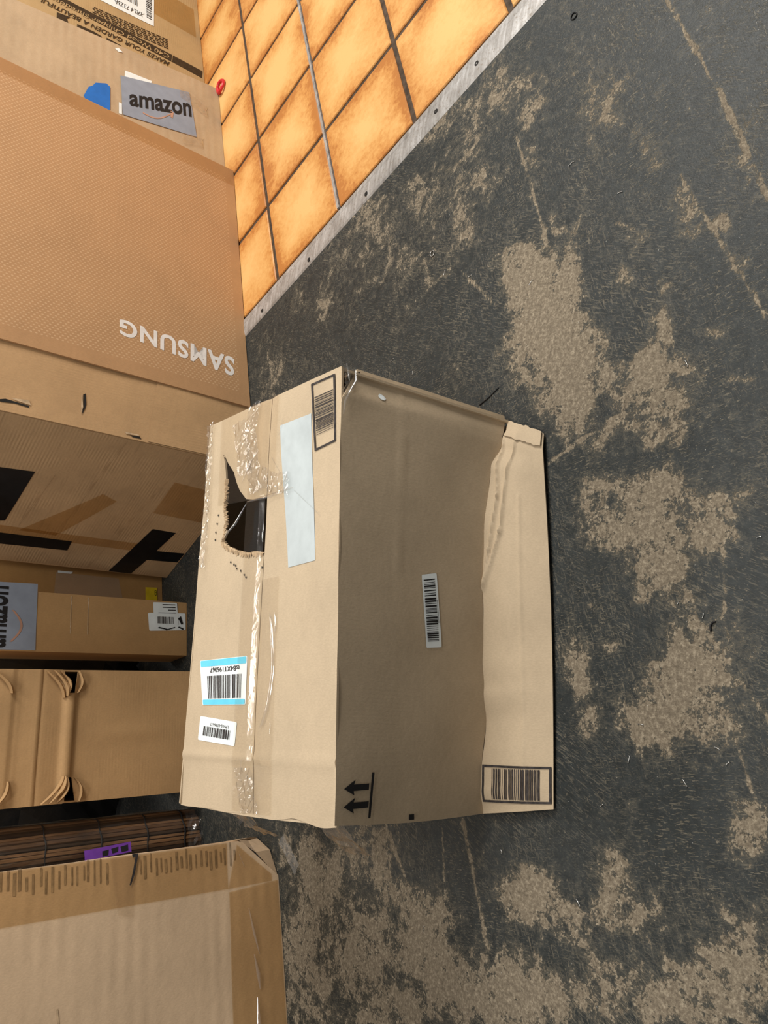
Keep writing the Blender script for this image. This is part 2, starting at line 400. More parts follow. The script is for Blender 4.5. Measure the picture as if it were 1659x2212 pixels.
# vinyl: near-black sheet worn through to tan backing
def vinyl():
    mt, nt, out = new_mat('worn_black_vinyl')
    P = nt.nodes.new('ShaderNodeTexCoord').outputs['Object']
    at = N(nt, 'ShaderNodeAttribute', attribute_name='wear'); wear = at.outputs['Fac']
    n1 = noisetex(nt, P, 11, 6, 0.62, 0.9); n2 = noisetex(nt, P, 55, 5, 0.7, 0.4); n3 = noisetex(nt, P, 240, 3, 0.7)
    s = M(nt, 'ADD', wear, M(nt, 'MULTIPLY', M(nt, 'SUBTRACT', n1, 0.5), 1.75))
    s = M(nt, 'ADD', s, M(nt, 'MULTIPLY', M(nt, 'SUBTRACT', n2, 0.5), 1.35))
    s = M(nt, 'ADD', s, M(nt, 'MULTIPLY', M(nt, 'SUBTRACT', n3, 0.5), 0.7))
    worn = ramp(nt, s, [(0.60, 0.0), (0.69, 1.0)])
    dust = ramp(nt, s, [(0.36, 0.0), (0.66, 1.0)])
    # fine directional scoring
    def score(ang, sx, sy, lo, hi, seed):
        v = mapping(nt, mapping(nt, P, rot=(0, 0, ang)), (sx, sy, 1), loc=(seed, seed, 0))
        return ramp(nt, noisetex(nt, v, 1.0, 3, 0.65, 0.6), [(lo, 0.0), (hi, 1.0)])
    a = score(-1.35, 60, 360, 0.54, 0.62, 1); b = score(-1.95, 90, 460, 0.55, 0.63, 5); c = score(-0.55, 60, 330, 0.56, 0.64, 9)
    wa = ramp(nt, noisetex(nt, P, 3.1, 2), [(0.42, 0.0), (0.58, 1.0)])
    wb = ramp(nt, noisetex(nt, mapping(nt, P, loc=(7, 3, 0)), 3.7, 2), [(0.42, 0.0), (0.58, 1.0)])
    sc = M(nt, 'ADD', M(nt, 'MULTIPLY', a, wa), M(nt, 'MULTIPLY', b, M(nt, 'SUBTRACT', 1.0, wa)))
    sc = M(nt, 'ADD', sc, M(nt, 'MULTIPLY', c, wb), clamp=True)
    sc = M(nt, 'MULTIPLY', sc, ramp(nt, noisetex(nt, mapping(nt, P, loc=(2, 9, 0)), 11, 4, 0.7), [(0.36, 0.15), (0.62, 1.0)]))
    speck = ramp(nt, noisetex(nt, P, 130, 4, 0.75), [(0.60, 0.0), (0.68, 1.0)])
    black = ramp(nt, n2, [(0.3, (0.016, 0.019, 0.019)), (0.7, (0.033, 0.038, 0.038))])
    tan = ramp(nt, noisetex(nt, P, 120, 6, 0.75), [(0.30, (0.10, 0.082, 0.060)), (0.5, (0.20, 0.165, 0.118)), (0.68, (0.35, 0.295, 0.215))])
    tan = mix(nt, ramp(nt, n3, [(0.35, 0.45), (0.6, 0.0)]), tan, (0.13, 0.10, 0.07))
    k1 = M(nt, 'MULTIPLY', sc, 0.72); k2 = M(nt, 'MULTIPLY', speck, 0.55)
    base = mix(nt, k1, black, (0.19, 0.165, 0.12)); base = mix(nt, k2, base, (0.22, 0.185, 0.13))
    base = mix(nt, M(nt, 'MULTIPLY', dust, 0.30), base, (0.17, 0.145, 0.10))
    colr = mix(nt, worn, base, tan)
    dust_glint = ramp(nt, noisetex(nt, P, 310, 2, 0.6), [(0.735, 0.0), (0.76, 1.0)])  # scattered white specks: dust, and floor glints painted into the colour
    colr = mix(nt, M(nt, 'MULTIPLY', dust_glint, 0.75), colr, (0.62, 0.60, 0.56))
    h = M(nt, 'SUBTRACT', M(nt, 'ADD', M(nt, 'MULTIPLY', n3, 0.5), M(nt, 'MULTIPLY', sc, -0.4)), M(nt, 'MULTIPLY', worn, 0.8))
    rough = M(nt, 'ADD', 0.48, M(nt, 'MULTIPLY', worn, 0.4))
    bsdf(nt, out, colr, rough, 0.26, h, 0.6, 0.0018)
    return mt
def tile_mat():
    mt, nt, out = new_mat('amber_glazed_tile')
    uv = uvnode(nt); oi = nt.nodes.new('ShaderNodeObjectInfo').outputs['Random']
    cmb = N(nt, 'ShaderNodeCombineXYZ'); L(nt, M(nt, 'MULTIPLY', oi, 37.0), cmb.inputs[0]); L(nt, M(nt, 'MULTIPLY', oi, 91.0), cmb.inputs[1])
    va = N(nt, 'ShaderNodeVectorMath', operation='ADD'); L(nt, uv, va.inputs[0]); L(nt, cmb.outputs[0], va.inputs[1])
    p = va.outputs[0]
    n1 = noisetex(nt, p, 2.2, 5, 0.6); n2 = noisetex(nt, p, 22, 4, 0.7)
    sep = N(nt, 'ShaderNodeSeparateXYZ'); L(nt, uv, sep.inputs[0])
    dx = M(nt, 'MINIMUM', sep.outputs[0], M(nt, 'SUBTRACT', 1.0, sep.outputs[0])); dy = M(nt, 'MINIMUM', sep.outputs[1], M(nt, 'SUBTRACT', 1.0, sep.outputs[1]))
    e = M(nt, 'MINIMUM', dx, dy)
    k = M(nt, 'ADD', M(nt, 'ADD', M(nt, 'MULTIPLY', e, 1.15), M(nt, 'MULTIPLY', M(nt, 'SUBTRACT', n1, 0.5), 0.8)), M(nt, 'MULTIPLY', M(nt, 'SUBTRACT', n2, 0.5), 0.5))
    k = M(nt, 'ADD', k, M(nt, 'MULTIPLY', M(nt, 'SUBTRACT', oi, 0.5), 0.22))
    c = ramp(nt, k, [(0.0, (0.44, 0.17, 0.040)), (0.09, (0.57, 0.26, 0.070)), (0.24, (0.67, 0.36, 0.118)), (0.46, (0.725, 0.445, 0.168))])
    flk = ramp(nt, noisetex(nt, p, 60, 3, 0.7), [(0.66, 0.0), (0.72, 1.0)])
    c = mix(nt, M(nt, 'MULTIPLY', flk, 0.35), c, (0.35, 0.14, 0.03))
    bsdf(nt, out, c, 0.42, 0.35, n2, 0.15, 0.001)
    return mt
def strip_mat():
    mt, nt, out = new_mat('worn_aluminium')
    P = nt.nodes.new('ShaderNodeTexCoord').outputs['Object']
    n = noisetex(nt, P, 18, 6, 0.7); n2 = noisetex(nt, mapping(nt, P, (8, 120, 1), (0, 0, 1.05)), 1.0, 4, 0.6); n3 = noisetex(nt, P, 160, 4, 0.7)
    c = ramp(nt, M(nt, 'ADD', M(nt, 'MULTIPLY', n, 0.5), M(nt, 'MULTIPLY', n2, 0.5)), [(0.34, (0.22, 0.20, 0.18)), (0.5, (0.40, 0.38, 0.36)), (0.68, (0.66, 0.65, 0.64))])
    c = mix(nt, ramp(nt, n3, [(0.56, 0.0), (0.66, 0.6)]), c, (0.20, 0.15, 0.10))
    bsdf(nt, out, c, 0.42, 0.5, n2, 0.2, 0.001, 0.35)
    return mt
m_vinyl = vinyl(); m_tile = tile_mat(); m_alu = strip_mat()
m_grout = plain('dark_grout', (0.085, 0.060, 0.042), 0.85, 0.15, 0.25, 60, bump=0.5)

# ================================================================ floor
SD = Vector((0.4965, -0.868, 0)); SN = Vector((0.868, 0.4965, 0))          # along / across the metal threshold
WEAR = [(0.477,0.969,-0.008,-0.058,-0.053,-0.013,1.15), (0.455,0.878,-0.004,-0.026,-0.041,-0.009,1.15), (0.393,0.911,-0.005,-0.057,-0.049,-0.011,1.15), (0.323,0.868,-0.004,-0.079,-0.06,-0.014,1.15),
    (0.257,0.83,-0.001,-0.048,-0.046,-0.01,1.15), (0.3,0.904,-0.002,-0.051,-0.018,-0.004,1.02), (0.302,0.955,-0.001,-0.034,-0.012,-0.003,0.74), (0.432,0.998,-0.002,-0.019,-0.013,-0.003,0.85),
    (0.296,0.684,-0.001,-0.026,-0.037,-0.008,0.9), (0.371,0.672,-0.001,-0.014,-0.033,-0.007,0.8), (0.29,0.625,-0.001,-0.029,-0.018,-0.004,0.8), (0.248,0.643,0,-0.035,-0.032,-0.007,0.85),
    (0.233,0.688,0,-0.041,-0.029,-0.006,0.74), (0.181,0.719,0.002,-0.051,-0.037,-0.008,0.69), (0.191,0.639,0.002,-0.046,-0.035,-0.007,0.69), (0.105,0.728,0.003,-0.039,-0.03,-0.006,0.74),
    (0.112,0.646,0.007,-0.078,-0.032,-0.007,0.9), (0.055,0.65,0.008,-0.062,-0.035,-0.007,0.9), (0,0.593,0.007,-0.043,-0.04,-0.008,0.85), (0.041,0.55,0.006,-0.041,-0.039,-0.008,0.74),
    (0.102,0.542,0.004,-0.04,-0.023,-0.004,0.8), (-0.026,0.551,0.005,-0.027,-0.019,-0.004,0.74), (-0.158,0.525,0.016,-0.052,-0.059,-0.012,0.9), (-0.218,0.548,0.021,-0.061,-0.028,-0.006,0.9),
    (-0.196,0.484,0.013,-0.037,-0.03,-0.006,0.8), (-0.24,0.612,0.008,-0.022,-0.019,-0.004,0.74), (-0.178,0.715,0.006,-0.022,-0.042,-0.01,0.76), (-0.21,0.698,0.005,-0.017,-0.021,-0.005,0.85),
    (-0.258,0.666,0.008,-0.024,-0.027,-0.006,0.74), (-0.806,1.256,0.072,-0.142,-0.078,-0.027,0.82), (-0.96,1.259,0.056,-0.095,-0.144,-0.05,0.82), (-0.819,1.098,0.053,-0.094,-0.12,-0.038,0.85),
    (-0.758,0.943,0.046,-0.079,-0.074,-0.021,0.9), (-0.686,1.077,0.016,-0.031,-0.056,-0.017,0.9), (-0.777,0.862,0.038,-0.062,-0.056,-0.015,0.95), (-0.737,0.76,0.051,-0.081,-0.046,-0.012,0.9),
    (-0.68,0.657,0.06,-0.095,-0.038,-0.009,0.85), (-0.552,0.716,0.025,-0.047,-0.037,-0.009,0.85), (-0.541,0.654,0.021,-0.039,-0.026,-0.006,0.7), (-0.464,0.587,0.015,-0.029,-0.043,-0.009,0.65),
    (-0.576,0.504,0.063,-0.101,-0.04,-0.008,0.8), (-0.48,0.399,0.029,-0.048,-0.048,-0.009,0.85), (-0.315,0.412,0.011,-0.024,-0.033,-0.006,0.75), (-0.502,0.556,0.056,-0.102,-0.036,-0.008,0.65),
    (-0.881,0.947,0.073,-0.114,-0.036,-0.011,0.8), (0.711,1.355,-0.011,-0.052,-0.068,-0.019,0.72), (0.742,1.309,-0.012,-0.05,-0.045,-0.012,0.66), (0.625,1.188,-0.006,-0.029,-0.035,-0.009,0.7),
    (0.851,1.127,-0.04,-0.124,-0.062,-0.016,0.6), (0.787,0.888,-0.017,-0.053,-0.063,-0.014,0.62), (0.673,0.763,-0.007,-0.025,-0.037,-0.008,0.68), (0.699,1.017,-0.006,-0.022,-0.057,-0.014,0.7),
    (0.546,0.672,-0.004,-0.021,-0.038,-0.008,0.68), (0.508,0.745,-0.006,-0.035,-0.024,-0.005,0.6), (0.427,0.837,-0.001,-0.012,-0.015,-0.003,0.75), (0.448,0.759,-0.002,-0.016,-0.017,-0.004,0.75),
    (0.749,0.86,-0.008,-0.026,-0.022,-0.005,0.7), (0.504,0.605,-0.003,-0.013,-0.014,-0.003,0.7), (0.587,0.579,-0.003,-0.013,-0.014,-0.003,0.7), (0.45,0.574,-0.002,-0.014,-0.017,-0.003,0.7),
    (0.608,1.587,-0.023,-0.149,-0.087,-0.028,0.52), (0.572,1.356,-0.022,-0.139,-0.067,-0.019,0.55), (0.717,1.543,-0.034,-0.164,-0.087,-0.027,0.55), (0.857,1.31,-0.039,-0.133,-0.091,-0.025,0.55),
    (0.939,1.188,-0.042,-0.118,-0.065,-0.017,0.55), (0.5,1.678,-0.017,-0.161,-0.051,-0.017,0.5), (0.335,1.86,-0.004,-0.106,-0.08,-0.03,0.52), (0.741,1.219,-0.023,-0.091,-0.064,-0.017,0.55),
    (0.557,0.928,-0.008,-0.044,-0.036,-0.008,0.5), (0.423,0.678,-0.002,-0.015,-0.015,-0.003,0.65), (0.363,0.745,-0.001,-0.018,-0.011,-0.002,0.65), (0.343,0.584,-0.002,-0.021,-0.01,-0.002,0.68),
    (0.273,0.541,-0.001,-0.027,-0.005,-0.001,0.68), (0.119,0.493,0.001,-0.012,-0.013,-0.002,0.6), (-0.075,0.535,0.003,-0.013,-0.013,-0.002,0.7), (-0.14,0.658,0.005,-0.02,-0.018,-0.004,0.66),
    (-0.063,0.633,0.003,-0.014,-0.009,-0.002,0.62), (-0.086,0.704,0.003,-0.012,-0.008,-0.002,0.62)]
SCRATCH = [(0.919,0.779,0.711,0.644,0.0025), (0.711,0.644,0.532,0.543,0.0037), (0.601,0.691,0.357,0.512,0.003), (-0.063,0.537,-0.112,0.478,0.0028), (-0.132,0.458,-0.167,0.416,0.0037),
    (-0.188,0.46,-0.264,0.419,0.0025), (-0.609,1.081,-0.705,0.958,0.0062), (-0.705,0.958,-0.796,0.894,0.0037), (-0.509,0.887,-0.686,0.779,0.0048), (-0.086,0.553,-0.172,0.572,0.0025),
    (0.065,0.521,-0.047,0.496,0.0025), (-0.542,0.933,-0.626,0.904,0.0025), (0.78,1.078,0.505,0.926,0.0025), (0.135,0.845,0.218,0.727,0.0025), (0.513,1.158,0.433,1.046,0.0025),
    (-0.525,0.722,-0.574,0.612,0.003), (0.524,0.749,0.548,0.798,0.0025), (-0.631,0.697,-0.664,0.6,0.003), (-0.7,1.185,-0.843,1.059,0.0045)]
def floor_sheet():
    a = np.concatenate([np.arange(-4.0, -1.75, 0.03), np.arange(-1.75, 0.45, 0.005), np.arange(0.45, 1.9, 0.03)])
    b = np.concatenate([np.arange(-2.6, -0.95, 0.03), np.arange(-0.95, 1.438, 0.005), [1.440]])
    A, B = np.meshgrid(a, b, indexing='ij')
    Xw = SD.x * A + SN.x * B; Yw = SD.y * A + SN.y * B
    W = np.full(A.shape, 0.20)
    for x, y, ax, ay, bx, by, s in WEAR:
        det = ax * by - ay * bx
        dx, dy = Xw - x, Yw - y
        p = (dx * by - dy * bx) / det; q = (dy * ax - dx * ay) / det
        r = np.sqrt(p * p + q * q)
        W = np.maximum(W, s * np.exp(-0.33 * r * r))
    for x0, y0, x1, y1, wd in SCRATCH:
        dx, dy = x1 - x0, y1 - y0; l2 = dx * dx + dy * dy
        t = np.clip(((Xw - x0) * dx + (Yw - y0) * dy) / l2, 0, 1)
        d = np.hypot(Xw - x0 - t * dx, Yw - y0 - t * dy)
        W = np.maximum(W, 0.84 * np.exp(-(d / (wd * 1.15 + 0.0015)) ** 2))
    n, k = A.shape
    co = np.stack([Xw, Yw, np.zeros_like(Xw)], -1).reshape(-1, 3)
    i = np.arange(n * k).reshape(n, k)
    f = np.stack([i[:-1, :-1], i[1:, :-1], i[1:, 1:], i[:-1, 1:]], -1).reshape(-1, 4)
    me = bpy.data.meshes.new('floor')
    me.vertices.add(len(co)); me.vertices.foreach_set('co', co.ravel())
    me.loops.add(f.size); me.loops.foreach_set('vertex_index', f.ravel().astype(np.int32))
    me.polygons.add(len(f)); me.polygons.foreach_set('loop_start', np.arange(0, f.size, 4, dtype=np.int32))
    me.update(calc_edges=True)
    at = me.attributes.new('wear', 'FLOAT', 'POINT'); at.data.foreach_set('value', W.ravel().astype(np.float32))
    return link('floor', me, m_vinyl)
fl = floor_sheet(); tag(fl, 'black vinyl floor worn through to tan backing in ragged patches', kind='structure')

def bedslab(name, pts, z0, z1, mat, parent=None):
    n = len(pts); V = [(p[0], p[1], z1) for p in pts] + [(p[0], p[1], z0) for p in pts]
    F = [tuple(range(n)), tuple(range(2 * n - 1, n - 1, -1))] + [(i, n + i, n + (i + 1) % n, (i + 1) % n) for i in range(n)]
    return mesh(name, V, F, mat, parent)
TO = Vector((0.604, 1.962, 0)); TI = Vector((0.1525, -0.2668, 0)); TJ = Vector((0.2530, 0.1580, 0))
def tp(i, j): return TO + TI * i + TJ * j
bed = bedslab('floor_tiled', [tp(9, -0.1), tp(9, 12), tp(-9, 12), tp(-9, -0.1)], -0.02, -0.0045, m_grout)
tag(bed, 'amber glazed tile floor with dark grout beyond the metal threshold', kind='structure')
def tile_mesh():
    g = 0.024; bv = 0.008
    V = []; UV = []
    for ins, z in ((g, -0.012), (g, -0.0022), (g + bv, 0.0)):
        for a, b in ((ins, ins), (1 - ins, ins), (1 - ins, 1 - ins), (ins, 1 - ins)):
            p = TI * a + TJ * b; V.append((p.x, p.y, z)); UV.append((a, b))
    F = [(8, 9, 10, 11)] + [(4 * r + k, 4 * r + (k + 1) % 4, 4 * r + 4 + (k + 1) % 4, 4 * r + 4 + k) for r in (0, 1) for k in range(4)]
    me = bpy.data.meshes.new('tile'); me.from_pydata(V, [], F)
    ul = me.uv_layers.new(name='UVMap')
    for lp in me.loops: ul.data[lp.index].uv = UV[lp.vertex_index]
    me.materials.append(m_tile); me.validate(); me.update(); return me
tm = tile_mesh()
for i in range(-9, 9):
    for j in range(0, 12):
        o = bpy.data.objects.new('tile', tm); col.objects.link(o); o.parent = bed
        p = tp(i, j); o.location = (p.x, p.y, random.uniform(-0.0006, 0.0))
# metal divider laid in one joint
dv = Vector((TI.x, TI.y, 0)).normalized() * 0.0042
pa, pb = tp(1, 0.03), tp(1, 12)
bedslab('divider_bar', [pa - dv, pa + dv, pb + dv, pb - dv], -0.006, 0.0006, m_alu, bed)
# threshold: shallow aluminium profile with screws
def threshold():
    prof = [(1.432, 0.0004), (1.437, 0.0032), (1.447, 0.0046), (1.470, 0.0052), (1.474, 0.0040), (1.478, 0.0052), (1.488, 0.0046), (1.4955, 0.0006)]
    V = []; F = []; nseg = 60; a0, a1 = -3.6, 1.8
    for k in range(nseg + 1):
        a = a0 + (a1 - a0) * k / nseg
        for b, z in prof:
            p = SD * a + SN * (b + 0.0006 * noise.noise(Vector((a * 5, b, 0)))); V.append((p.x, p.y, z))
        for b, z in ((1.4955, -0.004), (1.432, -0.004)):
            p = SD * a + SN * b; V.append((p.x, p.y, z))
    n = len(prof) + 2
    for k in range(nseg):
        for q in range(n):
            F.append((k * n + q, k * n + (q + 1) % n, (k + 1) * n + (q + 1) % n, (k + 1) * n + q))
    F.append(tuple(range(n))); F.append(tuple(nseg * n + q for q in range(n))[::-1])
    o = mesh('trim_1', V, F, m_alu); tag(o, 'scuffed aluminium threshold strip between vinyl and tile floors', kind='structure')
    for sx, sy in ((0.519, 2.014), (0.638, 1.795), (0.908, 1.347), (0.977, 1.235), (0.77, 1.571), (1.10, 1.02), (1.23, 0.79)):
        a = Vector((sx, sy, 0)).dot(SD); b = Vector((sx, sy, 0)).dot(SN)
        b = min(max(b, 1.445), 1.466)
        c = SD * a + SN * b
        V = [(c.x, c.y, 0.0047)]; F = []
        for q in range(12):
            t = 2 * math.pi * q / 12; V.append((c.x + .0052 * math.cos(t), c.y + .0052 * math.sin(t), 0.0056))
        for q in range(12):
            t = 2 * math.pi * q / 12; V.append((c.x + .0062 * math.cos(t), c.y + .0062 * math.sin(t), 0.0048))
        for q in range(12):
            F.append((0, 1 + q, 1 + (q + 1) % 12)); F.append((1 + q, 13 + q, 13 + (q + 1) % 12, 1 + (q + 1) % 12))
        mesh('screw', V, F, m_hole, o)
threshold()

# ================================================================ the torn carton in the middle
class Quad:
    def __init__(s, c00, c10, c11, c01, n, extra=None):
        s.c = [Vector(x) for x in (c00, c10, c11, c01)]; s.n = Vector(n).normalized(); s.extra = extra
    def __call__(s, a, b, off=0.0):
        c = s.c; p = c[0] * ((1 - a) * (1 - b)) + c[1] * (a * (1 - b)) + c[2] * (a * b) + c[3] * ((1 - a) * b)
        e = s.extra(a, b) if s.extra else 0.0
        return p + s.n * (off + e)
FR, FL_, BL, BR = (0.219, 1.011, 0.345), (-0.459, 0.836, 0.325), (-0.636, 1.327, 0.325), (0.112, 1.483, 0.335)
gFR, gFL = (0.206, 0.937, 0.012), (-0.475, 0.836, 0.010)
hFR, hFL = (0.185, 0.862, 0.012), (-0.409, 0.701, 0.007)
gBL, gBR = (-0.630, 1.320, 0.004), (0.108, 1.470, 0.004)
def top_extra(a, b):
    e = 0.0022 * math.exp(-((a - 0.122) / 0.010) ** 2) - 0.003 * math.exp(-((b - 0.47) / 0.03) ** 2)
    e += 0.003 * noise.noise(Vector((a * 4, b * 3, 1.0)))
    if a < 0.12: e -= 0.03 * (0.12 - a)
    return e
def front_extra(a, b):
    e = 0.0022 * noise.noise(Vector((a * 6, b * 3, 5.0)))
    if a > 0.935: e -= 0.20 * (a - 0.935)
    e += 0.0022 * math.exp(-((a - 0.935 - 0.035 * (1 - b)) / 0.008) ** 2)
    e += 0.0012 * math.exp(-((b - 0.655) / 0.006) ** 2) * (1 if a > .55 else 0)
    return e
S_top = Quad(FL_, FR, BR, BL, (0, 0, 1), top_extra)
S_fr = Quad(gFL, gFR, FR, FL_, (0.20, -0.98, 0.02), front_extra)
FOLD = [(-0.01, 0.0), (0.0, 0.0), (0.06, 0.030), (0.12, 0.039), (0.221, 0.026), (0.30, 0.060), (0.379, 0.083), (0.574, 0.119), (0.715, 0.130), (0.86, 0.114), (0.929, 0.049), (0.994, 0.008), (1.03, 0.0)]
def fold(a):
    for (x0, y0), (x1, y1) in zip(FOLD, FOLD[1:]):
        if a <= x1:
            t = (a - x0) / (x1 - x0); t = t * t * (3 - 2 * t); return y0 + (y1 - y0) * t
    return 0.0
def fr_edge(a, b):
    a2 = a * (1.0 + 0.015 * max(0, a - 0.9) / 0.1)
    tmax = 1.0 if a < 0.92 else 1.0 - 0.115 * (a - 0.92) / 0.08
    return (a2 - 0.006 * math.sin(math.pi * b) * (1 - a), fold(a) + (tmax - fold(a)) * b)
def S_flap(a, b, off=0.0):
    """bottom flap: b=0 outer edge on the floor, b=1 the wavy fold"""
    o = Vector(hFL).lerp(Vector(hFR), a); o += Vector((0.22, -0.975, 0)) * (0.0075 * math.sin(math.pi * min(1, max(0, a))))
    f = S_fr(a, fold(a), 0.0)
    p = o.lerp(f, b)
    z = 0.006 * math.sin(math.pi * b) + 0.003 * noise.noise(Vector((a * 9, b * 2, 3)))* (0.2 + b)
    for (x0, y0, x1, y1) in ((0.55, 1.0, 0.65, 0.90), (0.65, 0.90, 0.79, 0.80), (0.79, 0.80, 0.94, 0.95), (0.56, 0.97, 0.70, 0.72), (0.70, 0.72, 0.97, 0.62), (0.0, 0.37, 0.8, 0.42)):
        d = Vector((x1 - x0, (y1 - y0) * 0.25)); q = Vector((a - x0, (b - y0) * 0.25)); t = max(0, min(1, q.dot(d) / d.dot(d)))
        z += 0.0042 * math.exp(-((q - d * t).length / 0.0065) ** 2) * (0.35 if x0 == 0.0 else 1)
    if a > 0.955: z -= 0.006 * (a - 0.955) / 0.045
    p.z = max(0.0065, p.z + z)
    return p + Vector((0.05, -0.35, 0.93)).normalized() * off
box = thing('cardboard_carton', 'tan cardboard carton with torn hole in its taped top, bottom flap splayed on black floor', 'carton', loc=(0, 0, 0))
TH = 0.004
SC_T = (0.72, 0.50); SC_F = (0.72, 0.33)
slab('front_panel', S_fr, lin(0, 1, 90), lin(0, 1, 36), TH, m_main, box, edge=fr_edge, scale=SC_F)
slab('bottom_flap', S_flap, lin(0.0, 1.0, 170), lin(0, 1, 44), 0.0035, m_main, box, scale=(0.72, 0.16),
     edge=lambda a, b: (a + (0.006 * noise.noise(Vector((b * 4, 0, 0))) if a > .98 else 0) , b))
S_bk = Quad(gBR, gBL, BL, BR, (-0.2, 0.98, 0))
S_rt = Quad(gFR, gBR, BR, FR, (0.97, 0.2, 0), lambda a, b: -0.010 * math.sin(math.pi * a) * b)
S_lt = Quad(gBL, gFL, FL_, BL, (-0.95, -0.3, 0), lambda a, b: 0.006 * math.sin(math.pi * a) * b * b)
slab('back_panel', S_bk, lin(0, 1, 12), lin(0, 1, 8), TH, m_main, box, scale=SC_F)
slab('side_panel', S_rt, lin(0.01, 0.995, 14), lin(0, 0.985, 8), TH, m_main, box, scale=(0.5, 0.33))
slab('side_panel', S_lt, lin(0.0, 0.995, 14), lin(0, 0.985, 8), TH, m_main, box, scale=(0.5, 0.33))
HOLE = [(0.911, 0.86), (0.87, 0.80), (0.84, 0.744), (0.81, 0.715), (0.784, 0.681), (0.756, 0.623), (0.748, 0.56), (0.745, 0.44), (0.605, 0.44), (0.608, 0.49),
        (0.615, 0.523), (0.609, 0.555), (0.615, 0.586), (0.62, 0.63), (0.627, 0.679), (0.634, 0.72), (0.645, 0.759), (0.661, 0.803), (0.683, 0.772), (0.70, 0.79),
        (0.714, 0.775), (0.73, 0.80), (0.747, 0.807), (0.78, 0.795), (0.809, 0.806), (0.849, 0.819), (0.88, 0.835)]
SEAM = 0.468
def top_edge(a, b):
    w_ = 0.008 * noise.noise(Vector((b * 7, a * 3, 9)))
    return (a + (w_ - 0.004 if a < 0.004 else 0), b)
slab('top_flap', S_top, lin(0, 1, 72), lin(0, SEAM, 30), TH, m_main, box, scale=SC_T, edge=top_edge)
slab('top_flap', S_top, lin(0, 1, 150), lin(SEAM + 0.004, 1, 60), TH, m_main, box, hole=HOLE, scale=SC_T, edge=top_edge, snap=0.012)
# minor flaps folded in under the top and a bottom sheet, seen through the hole
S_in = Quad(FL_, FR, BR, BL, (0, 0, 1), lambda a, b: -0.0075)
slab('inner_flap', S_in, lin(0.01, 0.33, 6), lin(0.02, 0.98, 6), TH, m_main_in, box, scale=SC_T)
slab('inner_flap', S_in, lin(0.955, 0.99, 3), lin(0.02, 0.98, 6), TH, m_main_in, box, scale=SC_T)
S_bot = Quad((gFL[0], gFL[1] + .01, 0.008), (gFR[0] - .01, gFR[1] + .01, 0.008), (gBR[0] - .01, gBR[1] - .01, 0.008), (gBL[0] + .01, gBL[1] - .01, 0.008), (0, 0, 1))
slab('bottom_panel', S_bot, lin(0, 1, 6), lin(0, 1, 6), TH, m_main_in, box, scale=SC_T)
# ragged torn edge: ply curling up along the tear
fr_pts = [(0.605, 0.47), (0.612, 0.53), (0.611, 0.57), (0.618, 0.62), (0.627, 0.68), (0.642, 0.75), (0.66, 0.80), (0.69, 0.785), (0.715, 0.78), (0.747, 0.806), (0.79, 0.80), (0.83, 0.812)]
V = []; F = []
rg = random.Random(3)
nn = 150
for k in range(nn + 1):
    x = k / nn * (len(fr_pts) - 1); i = min(int(x), len(fr_pts) - 2); t = x - i
    a = fr_pts[i][0] * (1 - t) + fr_pts[i + 1][0] * t; b = fr_pts[i][1] * (1 - t) + fr_pts[i + 1][1] * t
    da, db = (-0.009, 0.006) if a < 0.66 else (0.0, 0.016)
    V.append(S_top(a + da * rg.uniform(.5, 1.5), b + db * rg.uniform(.4, 1.4), 0.0006)); V.append(S_top(a, b, 0.0015 + rg.uniform(0, 0.0025))); V.append(S_top(a - da * .35, b - db * .35, rg.uniform(-0.006, 0.002)))
    if k:
        q = (k - 1) * 3
        F += [(q, q + 3, q + 4, q + 1), (q + 1, q + 4, q + 5, q + 2)]
mesh('torn_edge', V, F, m_torn, box)
polys('puncture', S_top, [[(x, y), (x + .004, y - .004), (x + .0005, y - .011), (x - .003, y - .006)] for x, y in ((0.60, .72), (.592, .69), (.588, .675), (.58, .665), (.572, .63), (.56, .60), (.553, .585), (.735, .86), (.69, .87), (.713, .865), (.67, .87), (.57, .48))], 0.0016, m_hole, box)['kind'] = 'stuff'

# stickers and print on the top
Qw = [(0.915, 0.385), (0.914, 0.175), (0.561, 0.13), (0.557, 0.293)]
patch('paper_sticker', S_top, Qw, 0.0008, m_paper, box, 10, 24)
Qb = [(0.988, 0.182), (0.988, 0.035), (0.824, 0.022), (0.817, 0.145)]
rects('printed_barcode', S_top, Qb, frame_rects(0.075, 0.03) + bars('b', (0.12, 0.90, 0.22, 0.80), 11, 22), 0.0013, m_ink2, box, 16)
Ql = [(0.358, 0.923), (0.36, 0.535), (0.245, 0.529), (0.245, 0.869)]
lab = patch('blue_banded_label', S_top, Ql, 0.0008, m_white, box, rad=0.006)
def sub(Q, a0, a1, b0, b1): return [bil(Q, a0, b0), bil(Q, a1, b0), bil(Q, a1, b1), bil(Q, a0, b1)]
patch('band', S_top, sub(Ql, 0.02, 0.985, 0.01, 0.15), 0.0014, m_cyan, lab, rad=0.004)
patch('band', S_top, sub(Ql, 0.02, 0.985, 0.88, 0.99), 0.0014, m_cyan, lab, rad=0.004)
rects('barcode', S_top, Ql, bars('a', (0.15, 0.92, 0.36, 0.86), 5, 30), 0.0015, m_ink2, lab)
lettering('lettering', S_top, [bil(Ql, .86, .18), bil(Ql, .22, .18), bil(Ql, .22, .29), bil(Ql, .86, .29)], 'tsB4XT196067', 0.0015, m_ink2, lab, 0.01)
Qs = [(0.218, 0.878), (0.204, 0.584), (0.148, 0.593), (0.159, 0.882)]
lab = patch('small_barcode_label', S_top, Qs, 0.0008, m_white, box, rad=0.006)
rects('barcode', S_top, Qs, bars('a', (0.13, 0.87, 0.38, 0.78), 6, 26), 0.0015, m_ink2, lab)
